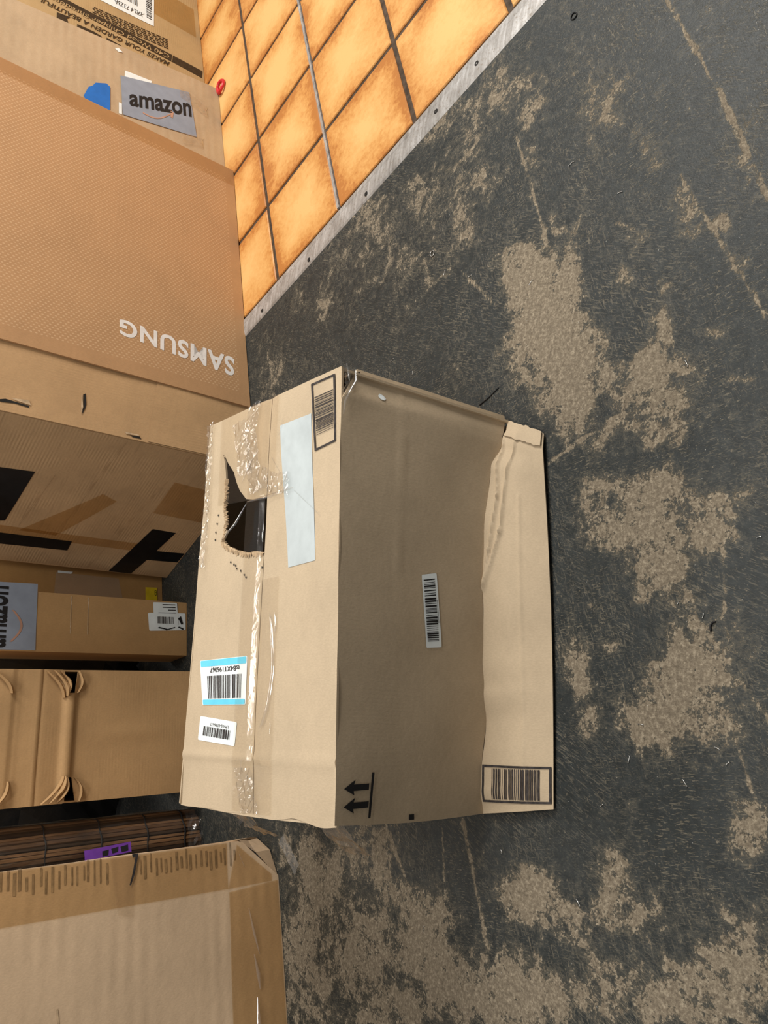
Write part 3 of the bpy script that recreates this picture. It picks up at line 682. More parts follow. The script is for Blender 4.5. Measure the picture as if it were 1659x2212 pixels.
lettering('lettering', S_top, [bil(Qs, .80, .20), bil(Qs, .30, .20), bil(Qs, .30, .33), bil(Qs, .80, .33)], 'LPN 0-0796677', 0.0015, m_ink2, lab)
# front: barcode sticker, this-way-up arrows, small marks
Qf = [(0.554, 0.517), (0.565, 0.425), (0.391, 0.373), (0.385, 0.473)]
lab = patch('barcode_sticker', S_fr, Qf, 0.0010, m_white, box, rad=0.005)
rects('barcode', S_fr, Qf, bars('b', (0.10, 0.84, 0.07, 0.93), 9, 30), 0.0016, m_ink, lab)
rects('fine_print', S_fr, Qf, [(0.885, 0.93, y, y + 0.007) for y in lin(0.36, 0.66, 22)], 0.0016, m_ink2, lab)
arrows = [[(0.105, 0.775), (0.105, 0.789), (0.011, 0.806), (0.011, 0.792)]]
for ac in (0.0755, 0.039):
    arrows += [[(ac + .0065, 0.806), (ac + .0055, 0.90), (ac - .0075, 0.902), (ac - .0065, 0.808)], [(ac + .0155, 0.888), (ac - .003, 0.955), (ac - .0165, 0.894), (ac, .902)]]
polys('this_way_up_arrows', S_fr, arrows, 0.0012, m_ink, box)
for sh in ([(1.003, .898), (1.008, .878), (1.0, .874), (.995, .892)], [(0.0, .51), (0.0, .545), (0.012, .545), (0.012, .512)]): polys('print_mark', S_fr, [sh], 0.0014, m_ink, box)
polys('glue_spot', S_fr, [[(.965, .785), (.962, .762), (.955, .752), (.949, .765), (.950, .785), (.957, .795)]], 0.0014, m_white, box)
Qp = [(0.119, 0.99), (0.104, 0.02), (0.013, 0.02), (0.029, 0.975)]
rects('printed_barcode', S_flap, Qp, frame_rects(0.03, 0.06) + bars('a', (0.16, 0.86, 0.09, 0.91), 21, 26), 0.0012, m_ink2, box, 16)
# clear tapes
patch('clear_tape', S_top, [(0.0, 0.475), (1.0, 0.475), (1.0, 0.61), (0.0, 0.60)], 0.0022, m_film, box, 60, 4)
patch('clear_tape', S_top, [(0.0, 0.345), (0.54, 0.345), (0.54, 0.475), (0.0, 0.475)], 0.0018, m_film, box, 40, 4)
patch('clear_tape', S_top, [(0.74, 0.40), (1.0, 0.40), (1.0, 0.88), (0.76, 0.86)], 0.0030, m_film, box, 20, 10)
def on_top(pts, off=0.002): return [S_top(a, b, off) for a, b in pts]
S_l = Vector((FR[0] - FL_[0], FR[1] - FL_[1], 0)).normalized(); S_d = Vector((BL[0] - FL_[0], BL[1] - FL_[1], 0)).normalized()
crumple('crinkled_wrap', on_top([(1.0, 0.975), (0.9, 0.965), (0.75, 0.95), (0.6, 0.955)], 0.001), 0.026, m_wrap, box, 50, 5, 0.005, 2, S_d)
crumple('crinkled_wrap', on_top([(1.0, 0.58), (0.93, 0.60), (0.86, 0.57), (0.76, 0.53)], 0.001), 0.045, m_wrap, box, 26, 7, 0.006, 3, S_d)
crumple('crinkled_wrap', on_top([(0.97, 0.70), (0.90, 0.66), (0.82, 0.63)], 0.001), 0.05, m_wrap, box, 16, 6, 0.005, 5, S_d)
crumple('crinkled_wrap', on_top([(0.80, 0.50), (0.77, 0.40), (0.76, 0.30)], 0.001), 0.04, m_wrap, box, 16, 6, 0.004, 6, S_l)
crumple('crinkled_wrap', on_top([(0.10, 0.52), (0.05, 0.50), (0.0, 0.48)], 0.001), 0.06, m_wrap, box, 12, 8, 0.004, 8, S_d)
def wrinkle(pts3, nrm, wid, hgt, mat, parent, name='tape_wrinkle'):
    P = [Vector(p) for p in pts3]; V = []; F = []; nrm = Vector(nrm).normalized(); n = len(P)
    for i, p in enumerate(P):
        d = (P[min(n - 1, i + 1)] - P[max(0, i - 1)]).normalized(); x = d.cross(nrm).normalized(); k = 0.25 if i in (0, n - 1) else 1.0
        for q in range(7):
            t = -1 + q / 3; V.append(p + x * (wid * t * k) + nrm * (hgt * k * math.cos(t * math.pi / 2)))
    for i in range(n - 1):
        for q in range(6): F.append((i * 7 + q, i * 7 + q + 1, i * 7 + 8 + q, i * 7 + 7 + q))
    return mesh(name, V, F, mat, parent, smooth=True)
def ridge(pts, r=0.0016, off=0.0022): wrinkle(on_top(pts, off), (0, 0, 1), r * 2.6, r * 1.3, m_glint, box)
ridge([(0.455, 0.392), (0.44, 0.384), (0.40, 0.372), (0.36, 0.362), (0.32, 0.358), (0.28, 0.368), (0.24, 0.382), (0.205, 0.408), (0.193, 0.424)])
ridge([(0.455, 0.362), (0.43, 0.355), (0.405, 0.352)], 0.0014); ridge([(0.205, .36), (0.18, .362)], 0.0012)
ridge([(0.742, 0.60), (0.70, 0.68), (0.665, 0.80)], 0.0018, 0.004); ridge([(0.745, 0.60), (0.742, 0.42), (0.745, 0.27)], 0.0014, 0.004)
ridge([(0.93, 0.36), (0.89, 0.385)], 0.0015); ridge([(0.12, .53), (0.085, .54)], 0.0018); ridge([(0.085, .50), (0.06, .49)], 0.0016)
ridge([(0.84, .43), (0.79, .36)], 0.0014); ridge([(0.87, .55), (0.83, .62), (0.80, .66)], 0.0014); ridge([(0.74, .27), (0.66, .10)], 0.0009)
crumple('crinkled_wrap', [S_fr(1.02, 0.965, 0.012), S_fr(0.99, 0.945, 0.014), S_fr(0.96, 0.945, 0.010), S_fr(0.93, 0.965, 0.004)], 0.036, m_wrap, box, 12, 5, 0.006, 12, (0.02, -0.35, 0.93))
wrinkle([S_fr(1.0, 0.93, 0.016), S_fr(0.97, 0.935, 0.014), S_fr(0.945, 0.962, 0.008), S_fr(0.915, 0.985, 0.004), S_fr(0.885, 0.992, 0.003)], (0.2, -0.9, 0.4), 0.003, 0.003, m_glint, box)
wrinkle([S_fr(1.01, 0.975, 0.016), S_fr(0.985, 0.968, 0.014), S_fr(0.965, 0.965, 0.010)], (0.2, -0.9, 0.4), 0.003, 0.003, m_glint, box)
slab('folded_corner', lambda a, b, off=0.0: S_flap(a, b, off + 0.0045), lin(0.957, 1.004, 8), lin(0.04, 0.97, 20), 0.0025, m_main, box, scale=(0.72, 0.16), edge=lambda a, b: (a + 0.006 * noise.noise(Vector((b * 9, a * 20, 2))), b))
crumple('tape_tail', [(-0.46, 0.872, 0.315), (-0.485, 0.86, 0.295), (-0.51, 0.845, 0.262)], 0.07, m_wrap, box, 8, 5, 0.003, 14, tuple(S_d))
crumple('tape_tail', [(-0.555, 1.11, 0.318), (-0.58, 1.10, 0.29), (-0.60, 1.10, 0.25)], 0.06, m_wrap, box, 8, 6, 0.005, 15, tuple(S_d))

# ================================================================ cartons standing along the row
def carton(name, label, FLp, FRp, BRp, BLp, H, mats, lean=(0, 0), amp=0.004, seed=0.0, front_kw=None, group=None, right_kw=None):
    root = thing(name, label, 'carton', group, loc=(0, 0, 0))
    W = {}
    for key, a, b in (('front', FLp, FRp), ('right', FRp, BRp), ('back', BRp, BLp), ('left', BLp, FLp)):
        W[key] = Wall(a, b, lean, amp, seed + len(W) * 3.3, H)
    for key in W:
        wl = W[key]; full = key in ('front', 'back'); e = 0 if full else TH * 1.05
        kw = dict((front_kw if key == 'front' else right_kw if key == 'right' else None) or {})
        us = kw.pop('us', lin(e, wl.Lg - e, max(6, int(wl.Lg / 0.02)))); vs2 = kw.pop('vs', lin(0.001, H, max(8, int(H / 0.02))))
        slab(key + '_panel' if key in ('front', 'back') else 'side_panel', wl, us, vs2, TH, mats.get(key, mats['all']), root, **kw)
    lv = Vector((lean[0] * H, lean[1] * H, 0))
    c = [Vector((*p, H)) + lv for p in (FLp, FRp, BRp, BLp)]
    S = Quad(*c, (0, 0, 1))
    slab('top_flap', S, lin(0, 1, 8), lin(0, 0.497, 4), TH, mats['all'], root, scale=(0.5, 0.4))
    slab('top_flap', S, lin(0, 1, 8), lin(0.503, 1, 4), TH, mats['all'], root, scale=(0.5, 0.4))
    patch('clear_tape', S, [(0, .44), (1, .44), (1, .56), (0, .56)], 0.001, m_film, root, 8, 2)
    return root, W
def along(A, ang, u, d=0.0):
    t = math.radians(ang); return (A[0] + u * math.cos(t) - d * math.sin(t), A[1] + u * math.sin(t) + d * math.cos(t))

# --- big appliance carton, white brand name reading upward
SA = (0.222, 1.983); SANG = 28.7
sFL, sFR = (0.060, 1.894), along(SA, SANG, 0.935); sBL = (-0.347, 2.350); sBR = along(SA, SANG, 0.935, 0.60)
tv, tw = carton('appliance_carton', 'large orange-brown carton with white upward brand lettering and a dotted print, across the threshold', sFL, sFR, sBR, sBL, 0.86,
                {'all': m_tvplain, 'left': m_tvside}, lean=(0.012, 0.006), amp=0.006, seed=2)
F_tv = Wall(SA, sFR, (0.012, 0.006)); F_tv.H = 0.86
slab('printed_panel', lambda u, v, off=0: F_tv(u, v, off + 0.0075), lin(0.004, F_tv.Lg - 0.002, 30), lin(0.002, 0.858, 30), 0.006, m_tv, tv)
Sp = lambda u, v, off=0: F_tv(u, v, off + 0.0075)
lettering('brand_lettering', Sp, [(0.161, 0.046), (0.172, 0.388), (0.120, 0.388), (0.093, 0.050)], 'SAMSUNG', 0.0006, m_whiteink, tv, 0.028, 1.08)
patch('clear_tape', Sp, [(0.86, 0.003), (F_tv.Lg - .003, 0.003), (F_tv.Lg - .003, 0.855), (0.875, 0.855)], 0.0007, m_edgetape, tv, 4, 20)
Wf = tw['front']; off_u = 0.185          # front wall's own u = samsung-face u + 0.185
for sh in ([(0.095, .476), (0.10, .470), (0.07, .468), (0.055, .471), (0.036, .478), (0.06, .475)], [(0.026, .668), (0.033, .65), (0.031, .63), (0.028, .60), (0.023, .598), (0.026, .63), (0.022, .66)], [(0.010, .358), (0.012, .332), (0.006, .328), (0.006, .350)]): polys('torn_nick', Wf, [sh], 0.0012, m_hole, tv)
for sh in ([(0.092, .480), (0.099, .479), (0.058, .4755), (0.040, .481)], [(0.038, .640), (0.043, .60), (0.030, .595), (0.034, .625)], [(0.016, .372), (0.0165, .335), (0.013, .335), (0.011, .368)]): polys('torn_ply', Wf, [sh], 0.0020, m_torn, tv)
patch('cover_sheet', Wf, [(0.003, 0.004), (0.19, 0.004), (0.19, 0.283), (0.003, 0.312)], 0.0016, m_tvplain, tv, 6, 6)
Wl = tw['left']
def blacktape(Q, name='black_tape'): patch(name, Wl, Q, 0.0012, m_blacktape, tv, 8, 8)
lv_ = lambda Q: [(min(max(u, 0.004), Wl.Lg - .003), max(0.004, v)) for u, v in Q]
blacktape(lv_([(0.40, 0.70), (0.416, 0.529), (0.193, 0.543), (0.147, 0.70)]))
blacktape(lv_([(0.134, 0.66), (0.138, 0.349), (0.089, 0.347), (0.080, 0.66)]))
blacktape(lv_([(0.252, 0.151), (0.250, 0.077), (0.004, 0.123), (0.004, 0.195)]))
blacktape(lv_([(0.145, 0.125), (0.150, 0.004), (0.097, 0.006), (0.094, 0.109)]))
patch('tan_tape', Wl, lv_([(0.157, 0.499), (0.376, 0.343), (0.355, 0.297), (0.156, 0.40)]), 0.0009, m_browntape, tv, 8, 4)
patch('tan_tape', Wl, lv_([(0.480, 0.181), (0.470, 0.07), (0.319, 0.017), (0.328, 0.182)]), 0.0009, m_browntape, tv, 8, 4)
patch('tan_tape', Wl, lv_([(0.17, 0.60), (0.17, 0.15), (0.13, 0.15), (0.13, 0.60)]), 0.0007, m_browntape, tv, 4, 8)
crumple('crinkled_tape', [Wl(0.40, 0.02), Wl(0.36, 0.10), Wl(0.34, 0.18)], 0.03, m_wrap, tv, 12, 4, 0.003, 31, Vector((0, 0, 1)))
for (u0, v0, u1, v1) in ((0.600, 0.36, 0.192, 0.398), (0.60, 0.185, 0.0, 0.263), (0.421, 0.48, 0.179, 0.504)):
    patch('score_line', Wl, lv_([(u0, v0), (u1, v1), (u1, v1 + .003), (u0, v0 + .003)]), 0.0006, m_tvside, tv, 10, 1)

# --- pale carton behind it, grey-blue tape with dark lettering
AA = (1.109, 2.523); AANG = 30.3
am, aw = carton('parcel_carton', 'pale wrinkled carton with grey-blue lettered tape, standing on tiles beside the large dotted carton',
                along(AA, AANG, -0.083), along(AA, AANG, 0.362), along(AA, AANG, 0.362, 0.085), along(AA, AANG, -0.083, 0.34), 0.80,
                {'all': m_grey}, lean=(-0.125, -0.073), amp=0.005, seed=9)
F_a = Wall(AA, along(AA, AANG, 0.362)); base_front = aw['front']
def Fa(u, v, off=0.0):
    # same board, u counted from the point AA; undo the lean so u,v are upright metres
    return base_front(u + 0.083 + v * 0.145, v, off)
Qa = [(0.162, 0.366), (0.256, 0.121), (0.04, 0.104), (-0.018, 0.36)]
lab = patch('lettered_tape', Fa, Qa, 0.0020, m_slate, am, 16, 16)
lettering('lettering', Fa, [(0.036, 0.338), (0.128, 0.119), (0.196, 0.119), (0.092, 0.338)], 'amazon', 0.0028, m_ink, lab, 0.025)
arc = []
for k in range(13):
    t = k / 12; u = 0.036 + (0.098 - 0.036) * t - 0.024 * math.sin(math.pi * t); v = 0.294 + (0.194 - 0.294) * t
    arc.append((u, v))
polys('smile', Fa, [[arc[k], arc[k + 1], (arc[k + 1][0] - .006, arc[k + 1][1]), (arc[k][0] - .006, arc[k][1])] for k in range(12)] + [[(0.108, .196), (0.104, .186), (0.075, .190), (0.076, .198)]], 0.0028, m_smile, lab)
polys('blue_sticker', Fa, [[(-0.08, .46), (-0.02, .482), (0.03, .468), (0.046, .455), (0.066, .446), (0.088, .412), (0.080, .400), (-0.02, .400), (-0.08, .42)]], 0.0018, m_blue, am)
for sh in ([(0.160, .352), (0.199, .350), (0.215, .258), (0.19, .262)], [(0.281, .384), (0.293, .372), (0.281, .357), (0.273, .372)], [(-.02, .372), (.03, .372), (.03, .362), (-.02, .362)]): polys('white_sticker', Fa, [sh], 0.0014, m_white, am)
crumple('crinkled_tape', [Fa(0.235, 0.16, .001), Fa(0.20, 0.06, .001), Fa(0.17, 0.004, .001)], 0.06, m_wrap, am, 16, 5, 0.003, 33, Wall(AA, along(AA, AANG, 1)).U)
crumple('crinkled_tape', [Fa(0.0, 0.16, .001), Fa(0.03, 0.08, .001), Fa(0.045, 0.01, .001)], 0.05, m_wrap, am, 12, 5, 0.003, 34, Wall(AA, along(AA, AANG, 1)).U)

# --- garden machine carton with printed band
WA = (1.531, 2.879); WANG = 31.7
gm, gw = carton('machine_carton', 'ochre carton printed with a black lettered band and white shipping label, on tiles', along(WA, WANG, -0.165), along(WA, WANG, 0.62), along(WA, WANG, 0.62, 0.40), along(WA, WANG, -0.165, 0.40), 0.90,
                {'all': m_garden}, lean=(-0.05, -0.03), amp=0.002, seed=14)
gf = gw['front']
def Fg(u, v, off=0.0): return gf(u + 0.165 + v * 0.0583, v, off)
patch('printed_band', Fg, [(0.024, 0.006), (0.003, 0.560), (-0.030, 0.575), (-0.020, 0.012)], 0.0012, m_brownink, gm, 4, 40)
lettering('band_lettering', Fg, [(0.017, 0.140), (-0.016, 0.565), (-0.045, 0.57), (-0.017, 0.147)], 'C40 Wood Chipper Shredder', 0.0020, m_garden, gm, 0.008)
patch('band_divider', Fg, [(0.024, 0.128), (0.024, 0.131), (-0.022, 0.136), (-0.022, 0.133)], 0.0020, m_garden, gm, 2, 2)
lettering('lettering', Fg, [(-0.033, 0.142), (-0.060, 0.600), (-0.085, 0.605), (-0.060, 0.152)], 'MAKES YOUR GARDEN A BEAUTIFUL', 0.0014, m_brownink, gm, 0.012)
rows = []
for k in range(6):
    u0 = 0.100 - k * 0.0105
    v = 0.145
    rgp = random.Random(k)
    while v < 0.42:
        l = rgp.uniform(0.008, 0.024); rows.append([(u0 - (v - .145) * 0.18, v), (u0 - (v + l - .145) * 0.18, v + l), (u0 - .0055 - (v + l - .145) * 0.18, v + l), (u0 - .0055 - (v - .145) * .18, v)]); v += l + 0.005
polys('fine_print', Fg, rows, 0.0014, m_brownink, gm)
polys('large_print', Fg, [[(-0.093, .545), (-0.080, .50), (-0.098, .512), (-0.155, .50), (-0.155, .545)], [(-0.098, .478), (-0.094, .455), (-0.090, .42), (-0.094, .395), (-0.12, .40), (-0.118, .45), (-0.15, .46), (-0.15, .48)], [(-0.086, .378), (-0.088, .325), (-0.105, .325), (-0.105, .378)]], 0.0014, m_brownink, gm)
lab = patch('shipping_label', Fg, [(0.134, 0.198), (0.33, 0.190), (0.33, 0.395), (0.111, 0.400)], 0.0012, m_white, gm, 4, 4)
lettering('lettering', Fg, [(0.178, 0.232), (0.166, 0.350), (0.140, 0.346), (0.150, 0.242)], 'XRL4 7323A', 0.0019, m_ink2, lab)
rects('barcode', Fg, [(0.165, 0.205), (0.32, 0.200), (0.32, 0.225), (0.165, 0.225)], bars('a', (0, 1, 0, 1), 44, 18), 0.0019, m_ink2, lab)
rects('barcode', Fg, [(0.20, 0.26), (0.32, 0.26), (0.32, 0.38), (0.20, 0.38)], bars('b', (0, 1, 0, 1), 45, 18), 0.0019, m_ink2, lab)
patch('tan_tape', Fg, [(0.22, 0.02), (0.40, 0.02), (0.40, 0.89), (0.20, 0.89)], 0.0008, m_browntape, gm, 4, 10)

# --- two slim cartons
a_ang = 29.0; a0 = (-0.424, 2.349)
ta, taw = carton('slim_carton', 'slim deep-brown carton with yellow sticker and hazy tape, behind the one with barcode labels', along(a0, a_ang, -0.060), along(a0, a_ang, 0.20), along(a0, a_ang, 0.20, 0.09), along(a0, a_ang, -0.060, 0.09), 0.74,
                 {'all': m_thin2}, amp=0.002, seed=20)
fa_ = taw['front']
patch('hazy_tape', lambda u, v, o=0: fa_(u + .06, v, o), [(0.066, 0.34), (-0.03, 0.345), (-0.03, 0.128), (0.064, 0.147)], 0.0008, m_greytape, ta, 4, 4)
lab = patch('yellow_sticker', lambda u, v, o=0: fa_(u + .06, v, o), [(0.042, 0.058), (0.043, 0.018), (-0.002, 0.018), (-0.002, 0.058)], 0.0010, m_yellow, ta, 2, 2)
lettering('lettering', lambda u, v, o=0: fa_(u + .06, v, o), [(0.016, 0.020), (0.034, 0.020), (0.034, 0.028), (0.016, 0.028)], 'CD', 0.0016, m_ink, lab, 0.02)
patch('white_sticker', lambda u, v, o=0: fa_(u + .06, v, o), [(0.072, 0.335), (0.072, 0.29), (0.065, 0.295), (0.065, 0.335)], 0.0012, m_white, ta, 2, 2)
b_ang = 24.7; b0 = (-0.529, 2.098)
tb, tbw = carton('slim_carton', 'slim brown carton with white barcode labels near its foot and grey-blue lettered tape', along(b0, b_ang, -0.012), along(b0, b_ang, 0.152), along(b0, b_ang, 0.152, 0.12), along(b0, b_ang, -0.012, 0.12), 0.70,
                 {'all': m_thin}, amp=0.003, seed=24)
fb_ = tbw['front']; Fb = lambda u, v, o=0: fb_(u + .012, v, o)
lab = patch('lettered_tape', Fb, [(-0.009, 0.435), (0.174, 0.440), (0.170, 0.60), (-0.009, 0.60)], 0.0012, m_slate, tb, 6, 4)
lettering('lettering', Fb, [(-0.004, 0.509), (0.160, 0.512), (0.160, 0.560), (-0.004, 0.557)], 'amazon', 0.0019, m_ink, lab, 0.025)
arc = [(0.012 + 0.085 * k / 12, 0.495 - 0.024 * math.sin(math.pi * k / 12)) for k in range(13)]
polys('smile', Fb, [[arc[k], arc[k + 1], (arc[k + 1][0], arc[k + 1][1] + .006), (arc[k][0], arc[k][1] + .006)] for k in range(12)], 0.0019, m_smile, lab)
patch('white_label', Fb, [(0.113, 0.125), (0.118, 0.006), (0.066, 0.005), (0.059, 0.120)], 0.0010, m_white, tb, rad=0.004)
lab = patch('white_label', Fb, [(0.146, 0.110), (0.149, 0.034), (0.080, 0.028), (0.078, 0.106)], 0.0016, m_white, tb, rad=0.003)
rects('barcode', Fb, [(0.103, 0.096), (0.104, 0.045), (0.083, 0.043), (0.082, 0.096)], bars('a', (0, 1, 0, 1), 60, 22), 0.0022, m_ink2, lab)
rects('fine_print', Fb, [(0.146, 0.110), (0.149, 0.034), (0.080, 0.028), (0.078, 0.106)], [(0.38, .92, .08, .12), (0.38, .92, .20, .24), (0.6, .92, .32, .36), (0.2, .92, .46, .48)], 0.0022, m_ink2, lab)
polys('scrawl', Fb, [[(0.068, .095), (0.072, .09), (0.066, .06), (0.064, .065)], [(0.064, .07), (0.074, .04), (0.071, .04), (0.062, .068)], [(0.10, .03), (0.108, .022), (0.084, .014), (0.082, .020)], [(0.072, .03), (0.076, .028), (0.07, .012), (0.066, .014)]], 0.0023, m_ink, tb)
for v_ in (0.345, 0.298):
    patch('crease', Fb, [(0.04, v_), (0.146, v_ + .002), (0.146, v_ + .0045), (0.04, v_ + .0025)], 0.0007, m_torn, tb, 4, 1)

# --- crushed carton with pulled-in handle slots
C0 = (-0.835, 1.823); CANG = 21.5
def c_extra(u, v):
    e = 0.0
    e += 0.010 * math.exp(-((v - 0.380) / 0.013) ** 4)
    for vv, am_ in ((0.449, 0.006), (0.513, 0.005), (0.57, .004)):
        d = v - vv
        e += am_ * (1 - min(1, abs(d) / 0.045)) * (1 if d > 0 else 0.45) - 0.0015 * math.exp(-(d / 0.004) ** 2)
    e += 0.003 * math.exp(-((u - 0.16) / 0.02) ** 2) * math.exp(-((v - 0.22) / 0.1) ** 2)
    return e
cFL, cFR = along(C0, CANG, -0.008), along(C0, CANG, 0.312)
slots = [[(0.262, 0.372), (0.317, 0.365), (0.317, 0.398), (0.262, 0.386)], [(0.003, 0.352), (0.003, 0.382), (0.060, 0.376), (0.060, 0.364)]]
cb, cw = carton('crushed_carton', 'brown carton with crushed horizontal folds and two torn slots, beside the dark slatted roll', cFL, cFR, along(C0, CANG, 0.312, 0.27), along(C0, CANG, -0.008, 0.27), 0.68,
                {'all': m_fold}, amp=0.004, seed=30, front_kw=dict(us=lin(0, 0.320, 44), vs=lin(0.001, 0.68, 110), hole=slots, snap=0.008))
cf = cw['front']; cf.extra = c_extra
bpy.data.objects.remove([o for o in cb.children if o.name.startswith('front_panel')][0])
slab('front_panel', cf, lin(0, cf.Lg, 44), lin(0.001, 0.68, 120), TH, m_fold, cb, hole=slots, snap=0.008)
def curl(u0, v0, u1, v1, wd, lift, seed):
    """torn strip of board curling out of the front"""
    rgc = random.Random(seed); V = []; F = []; n = 8
    for k in range(n + 1):
        t = k / n; u = u0 + (u1 - u0) * t; v = v0 + (v1 - v0) * t - 0.014 * math.sin(math.pi * t * 0.9); o = 0.002 + lift * math.sin(math.pi * (0.15 + 0.8 * t))
        w_ = wd * (0.55 + 0.45 * math.sin(math.pi * t))
        for s_, oo in ((0, 0), (0.5, 0.006), (1, 0.001), (1, -0.003), (0, -0.003)):
            V.append(cf(u, v + w_ * s_, o + oo))
        if k:
            q = (k - 1) * 5
            F += [(q + i, q + (i + 1) % 5, q + 5 + (i + 1) % 5, q + 5 + i) for i in range(5)]
    F += [tuple(range(5))[::-1], tuple(n * 5 + i for i in range(5))]
    mesh('torn_strip', V, F, m_fold, cb)
for q in ((0.316, 0.440, 0.250, 0.398, 0.010, 0.010, 1), (0.317, 0.422, 0.254, 0.392, 0.010, 0.014, 2), (0.317, 0.408, 0.262, 0.390, 0.008, 0.010, 3), (0.317, 0.362, 0.262, 0.366, 0.008, 0.006, 4),
          (0.003, 0.430, 0.064, 0.388, 0.010, 0.010, 5), (0.003, 0.412, 0.064, 0.384, 0.010, 0.014, 6), (0.003, 0.396, 0.060, 0.380, 0.008, 0.010, 7), (0.003, 0.342, 0.058, 0.358, 0.008, 0.006, 8),
          (0.316, 0.560, 0.262, 0.520, 0.012, 0.008, 9), (0.003, 0.535, 0.060, 0.512, 0.010, 0.006, 10)): curl(*q)

# --- near carton, edges taped
D0 = (-1.133, 1.271); DANG = 27.8
dFL, dFR = along(D0, DANG, -0.35), along(D0, DANG, 0.382)
def d_edge(u, v):
    um = 0.735
    k = 0.735 - (0.092 * (1 - v / 0.10) if v < 0.10 else 0) - 0.012 * max(0, 0.6 - v) * (v > 0.1)
    return (u * k / 0.732, v)
db, dw = carton('taped_carton', 'tan carton with taped edges and a crushed lower corner, near the dark slatted roll', dFL, dFR, along(D0, DANG, 0.375, 0.25), along(D0, DANG, -0.35, 0.25), 0.76,
                {'all': m_near}, amp=0.005, seed=40, front_kw=dict(us=lin(0, 0.732, 50), vs=lin(0.001, 0.76, 60), edge=d_edge),
                right_kw=dict(vs=lin(0.001, 0.76, 60), edge=lambda u, v: (u + (0.085 * (1 - v / 0.10) if v < 0.10 else 0) * (0.25 - u) / 0.25, v)))
df = dw['front']; dri = dw['right']
mesh('crushed_corner', [df(0.643, 0.002, -.001), df(0.70, 0.055, -.004), df(0.732, 0.101, 0), dri(0.045, 0.05, -.006), dri(0.087, 0.002, -.001), df(0.70, 0.002, -.03)], [(0, 5, 1), (1, 5, 3), (1, 3, 2), (5, 4, 3)], m_near, db, [(0, 0), (.05, .05), (.1, .1), (.12, .05), (.15, 0), (.07, 0)])
Fd = lambda u, v, o=0: df(u + 0.35, v, o)
patch('edge_tape', Fd, [(0.285, 0.13), (0.378, 0.13), (0.386, 0.755), (0.292, 0.755)], 0.0010, m_browntape, db, 6, 20)
patch('edge_tape', Fd, [(-0.345, 0.004), (0.285, 0.004), (0.278, 0.128), (-0.345, 0.138)], 0.0010, m_browntape, db, 30, 4)
patch('edge_tape', Fd, [(0.285, 0.02), (0.30, 0.02), (0.372, 0.105), (0.285, 0.13)], 0.0012, m_browntape, db, 3, 3)
rgm = random.Random(8); sc_ = []
for k in range(54):
    v = 0.11 + 0.0115 * k + rgm.uniform(-.002, .002); q = 0.02 * (v - .1); a_, b_ = rgm.uniform(.326, .342), rgm.uniform(.360, .378); w_ = rgm.uniform(.0025, .0055)
    if not 0.335 < v < 0.395: sc_.append([(a_ + q, v), (b_ + q, v + .001), (b_ + q, v + .001 + w_), (a_ + q, v + w_)])
polys('scuff_marks', Fd, sc_, 0.0008, m_scuff, db)['kind'] = 'stuff'
patch('clear_tape', Fd, [(0.383, 0.338), (0.384, 0.394), (0.274, 0.376), (0.266, 0.345)], 0.0018, m_film, db, 8, 6)
crumple('crinkled_tape', [Fd(0.36, 0.352, .001), Fd(0.31, 0.352, .001), Fd(0.268, 0.357, .001)], 0.020, m_wrap, db, 16, 4, 0.004, 50, Vector((0, 0, 1)))
polys('dark_tape_edge', Fd, [[(0.383, .348), (0.383, .335), (0.378, .335), (0.376, .346)], [(0.379, .340), (0.378, .335), (0.345, .342), (0.346, .347)], [(0.346, .347), (0.345, .342), (0.325, .350), (0.326, .353)]], 0.0030, m_ink2, db)
def dr(pts, r): wrinkle([Fd(u, v, 0.002) for u, v in pts], df.n, r * 1.6, r * 1.4, m_glint, db)
dr([(0.240, 0.082), (0.19, 0.072), (0.146, 0.061)], 0.0022); dr([(0.148, 0.074), (0.11, 0.066), (0.080, 0.064)], 0.0032); dr([(0.066, 0.071), (0.02, 0.071), (-0.05, 0.070)], 0.0034)
dr([(0.352, 0.10), (0.325, 0.088)], 0.0018)
crumple('crinkled_tape', [Fd(0.365, 0.085, .001), Fd(0.325, 0.065, .001), Fd(0.285, 0.060, .001)], 0.05, m_wrap, db, 14, 6, 0.005, 52, Vector((0, 0, 1)))
patch('score_line', Fd, [(0.05, 0.475), (0.14, 0.485), (0.14, 0.488), (0.05, 0.480)], 0.0010, m_torn, db, 4, 1)

# ================================================================ dark slatted roll between the cartons
rl = thing('slatted_roll', 'dark brown slatted bamboo roll bound with cords and wrapped in clear film', 'roll', loc=(0, 0, 0))
RC = Vector((-0.972, 1.836, 0)); ru = Vector((math.cos(math.radians(38)), math.sin(math.radians(38)), 0)); rn = Vector((ru.y, -ru.x, 0))
HR = 0.84
def slat_mat(name, c):
    mt, nt, out = new_mat(name); P = nt.nodes.new('ShaderNodeTexCoord').outputs['Object']
    n = noisetex(nt, mapping(nt, P, (60, 60, 5)), 1.0, 4, 0.7)
    cc = ramp(nt, n, [(0.3, tuple(x * 0.3 for x in c)), (0.55, c), (0.75, tuple(x * 1.9 for x in c))]); bsdf(nt, out, cc, 0.5, 0.35, n, 0.4, 0.002); return mt
slm = [slat_mat('dark_bamboo_%d' % k, c) for k, c in enumerate(((0.13, 0.065, 0.028), (0.24, 0.125, 0.055), (0.05, 0.026, 0.012)))]
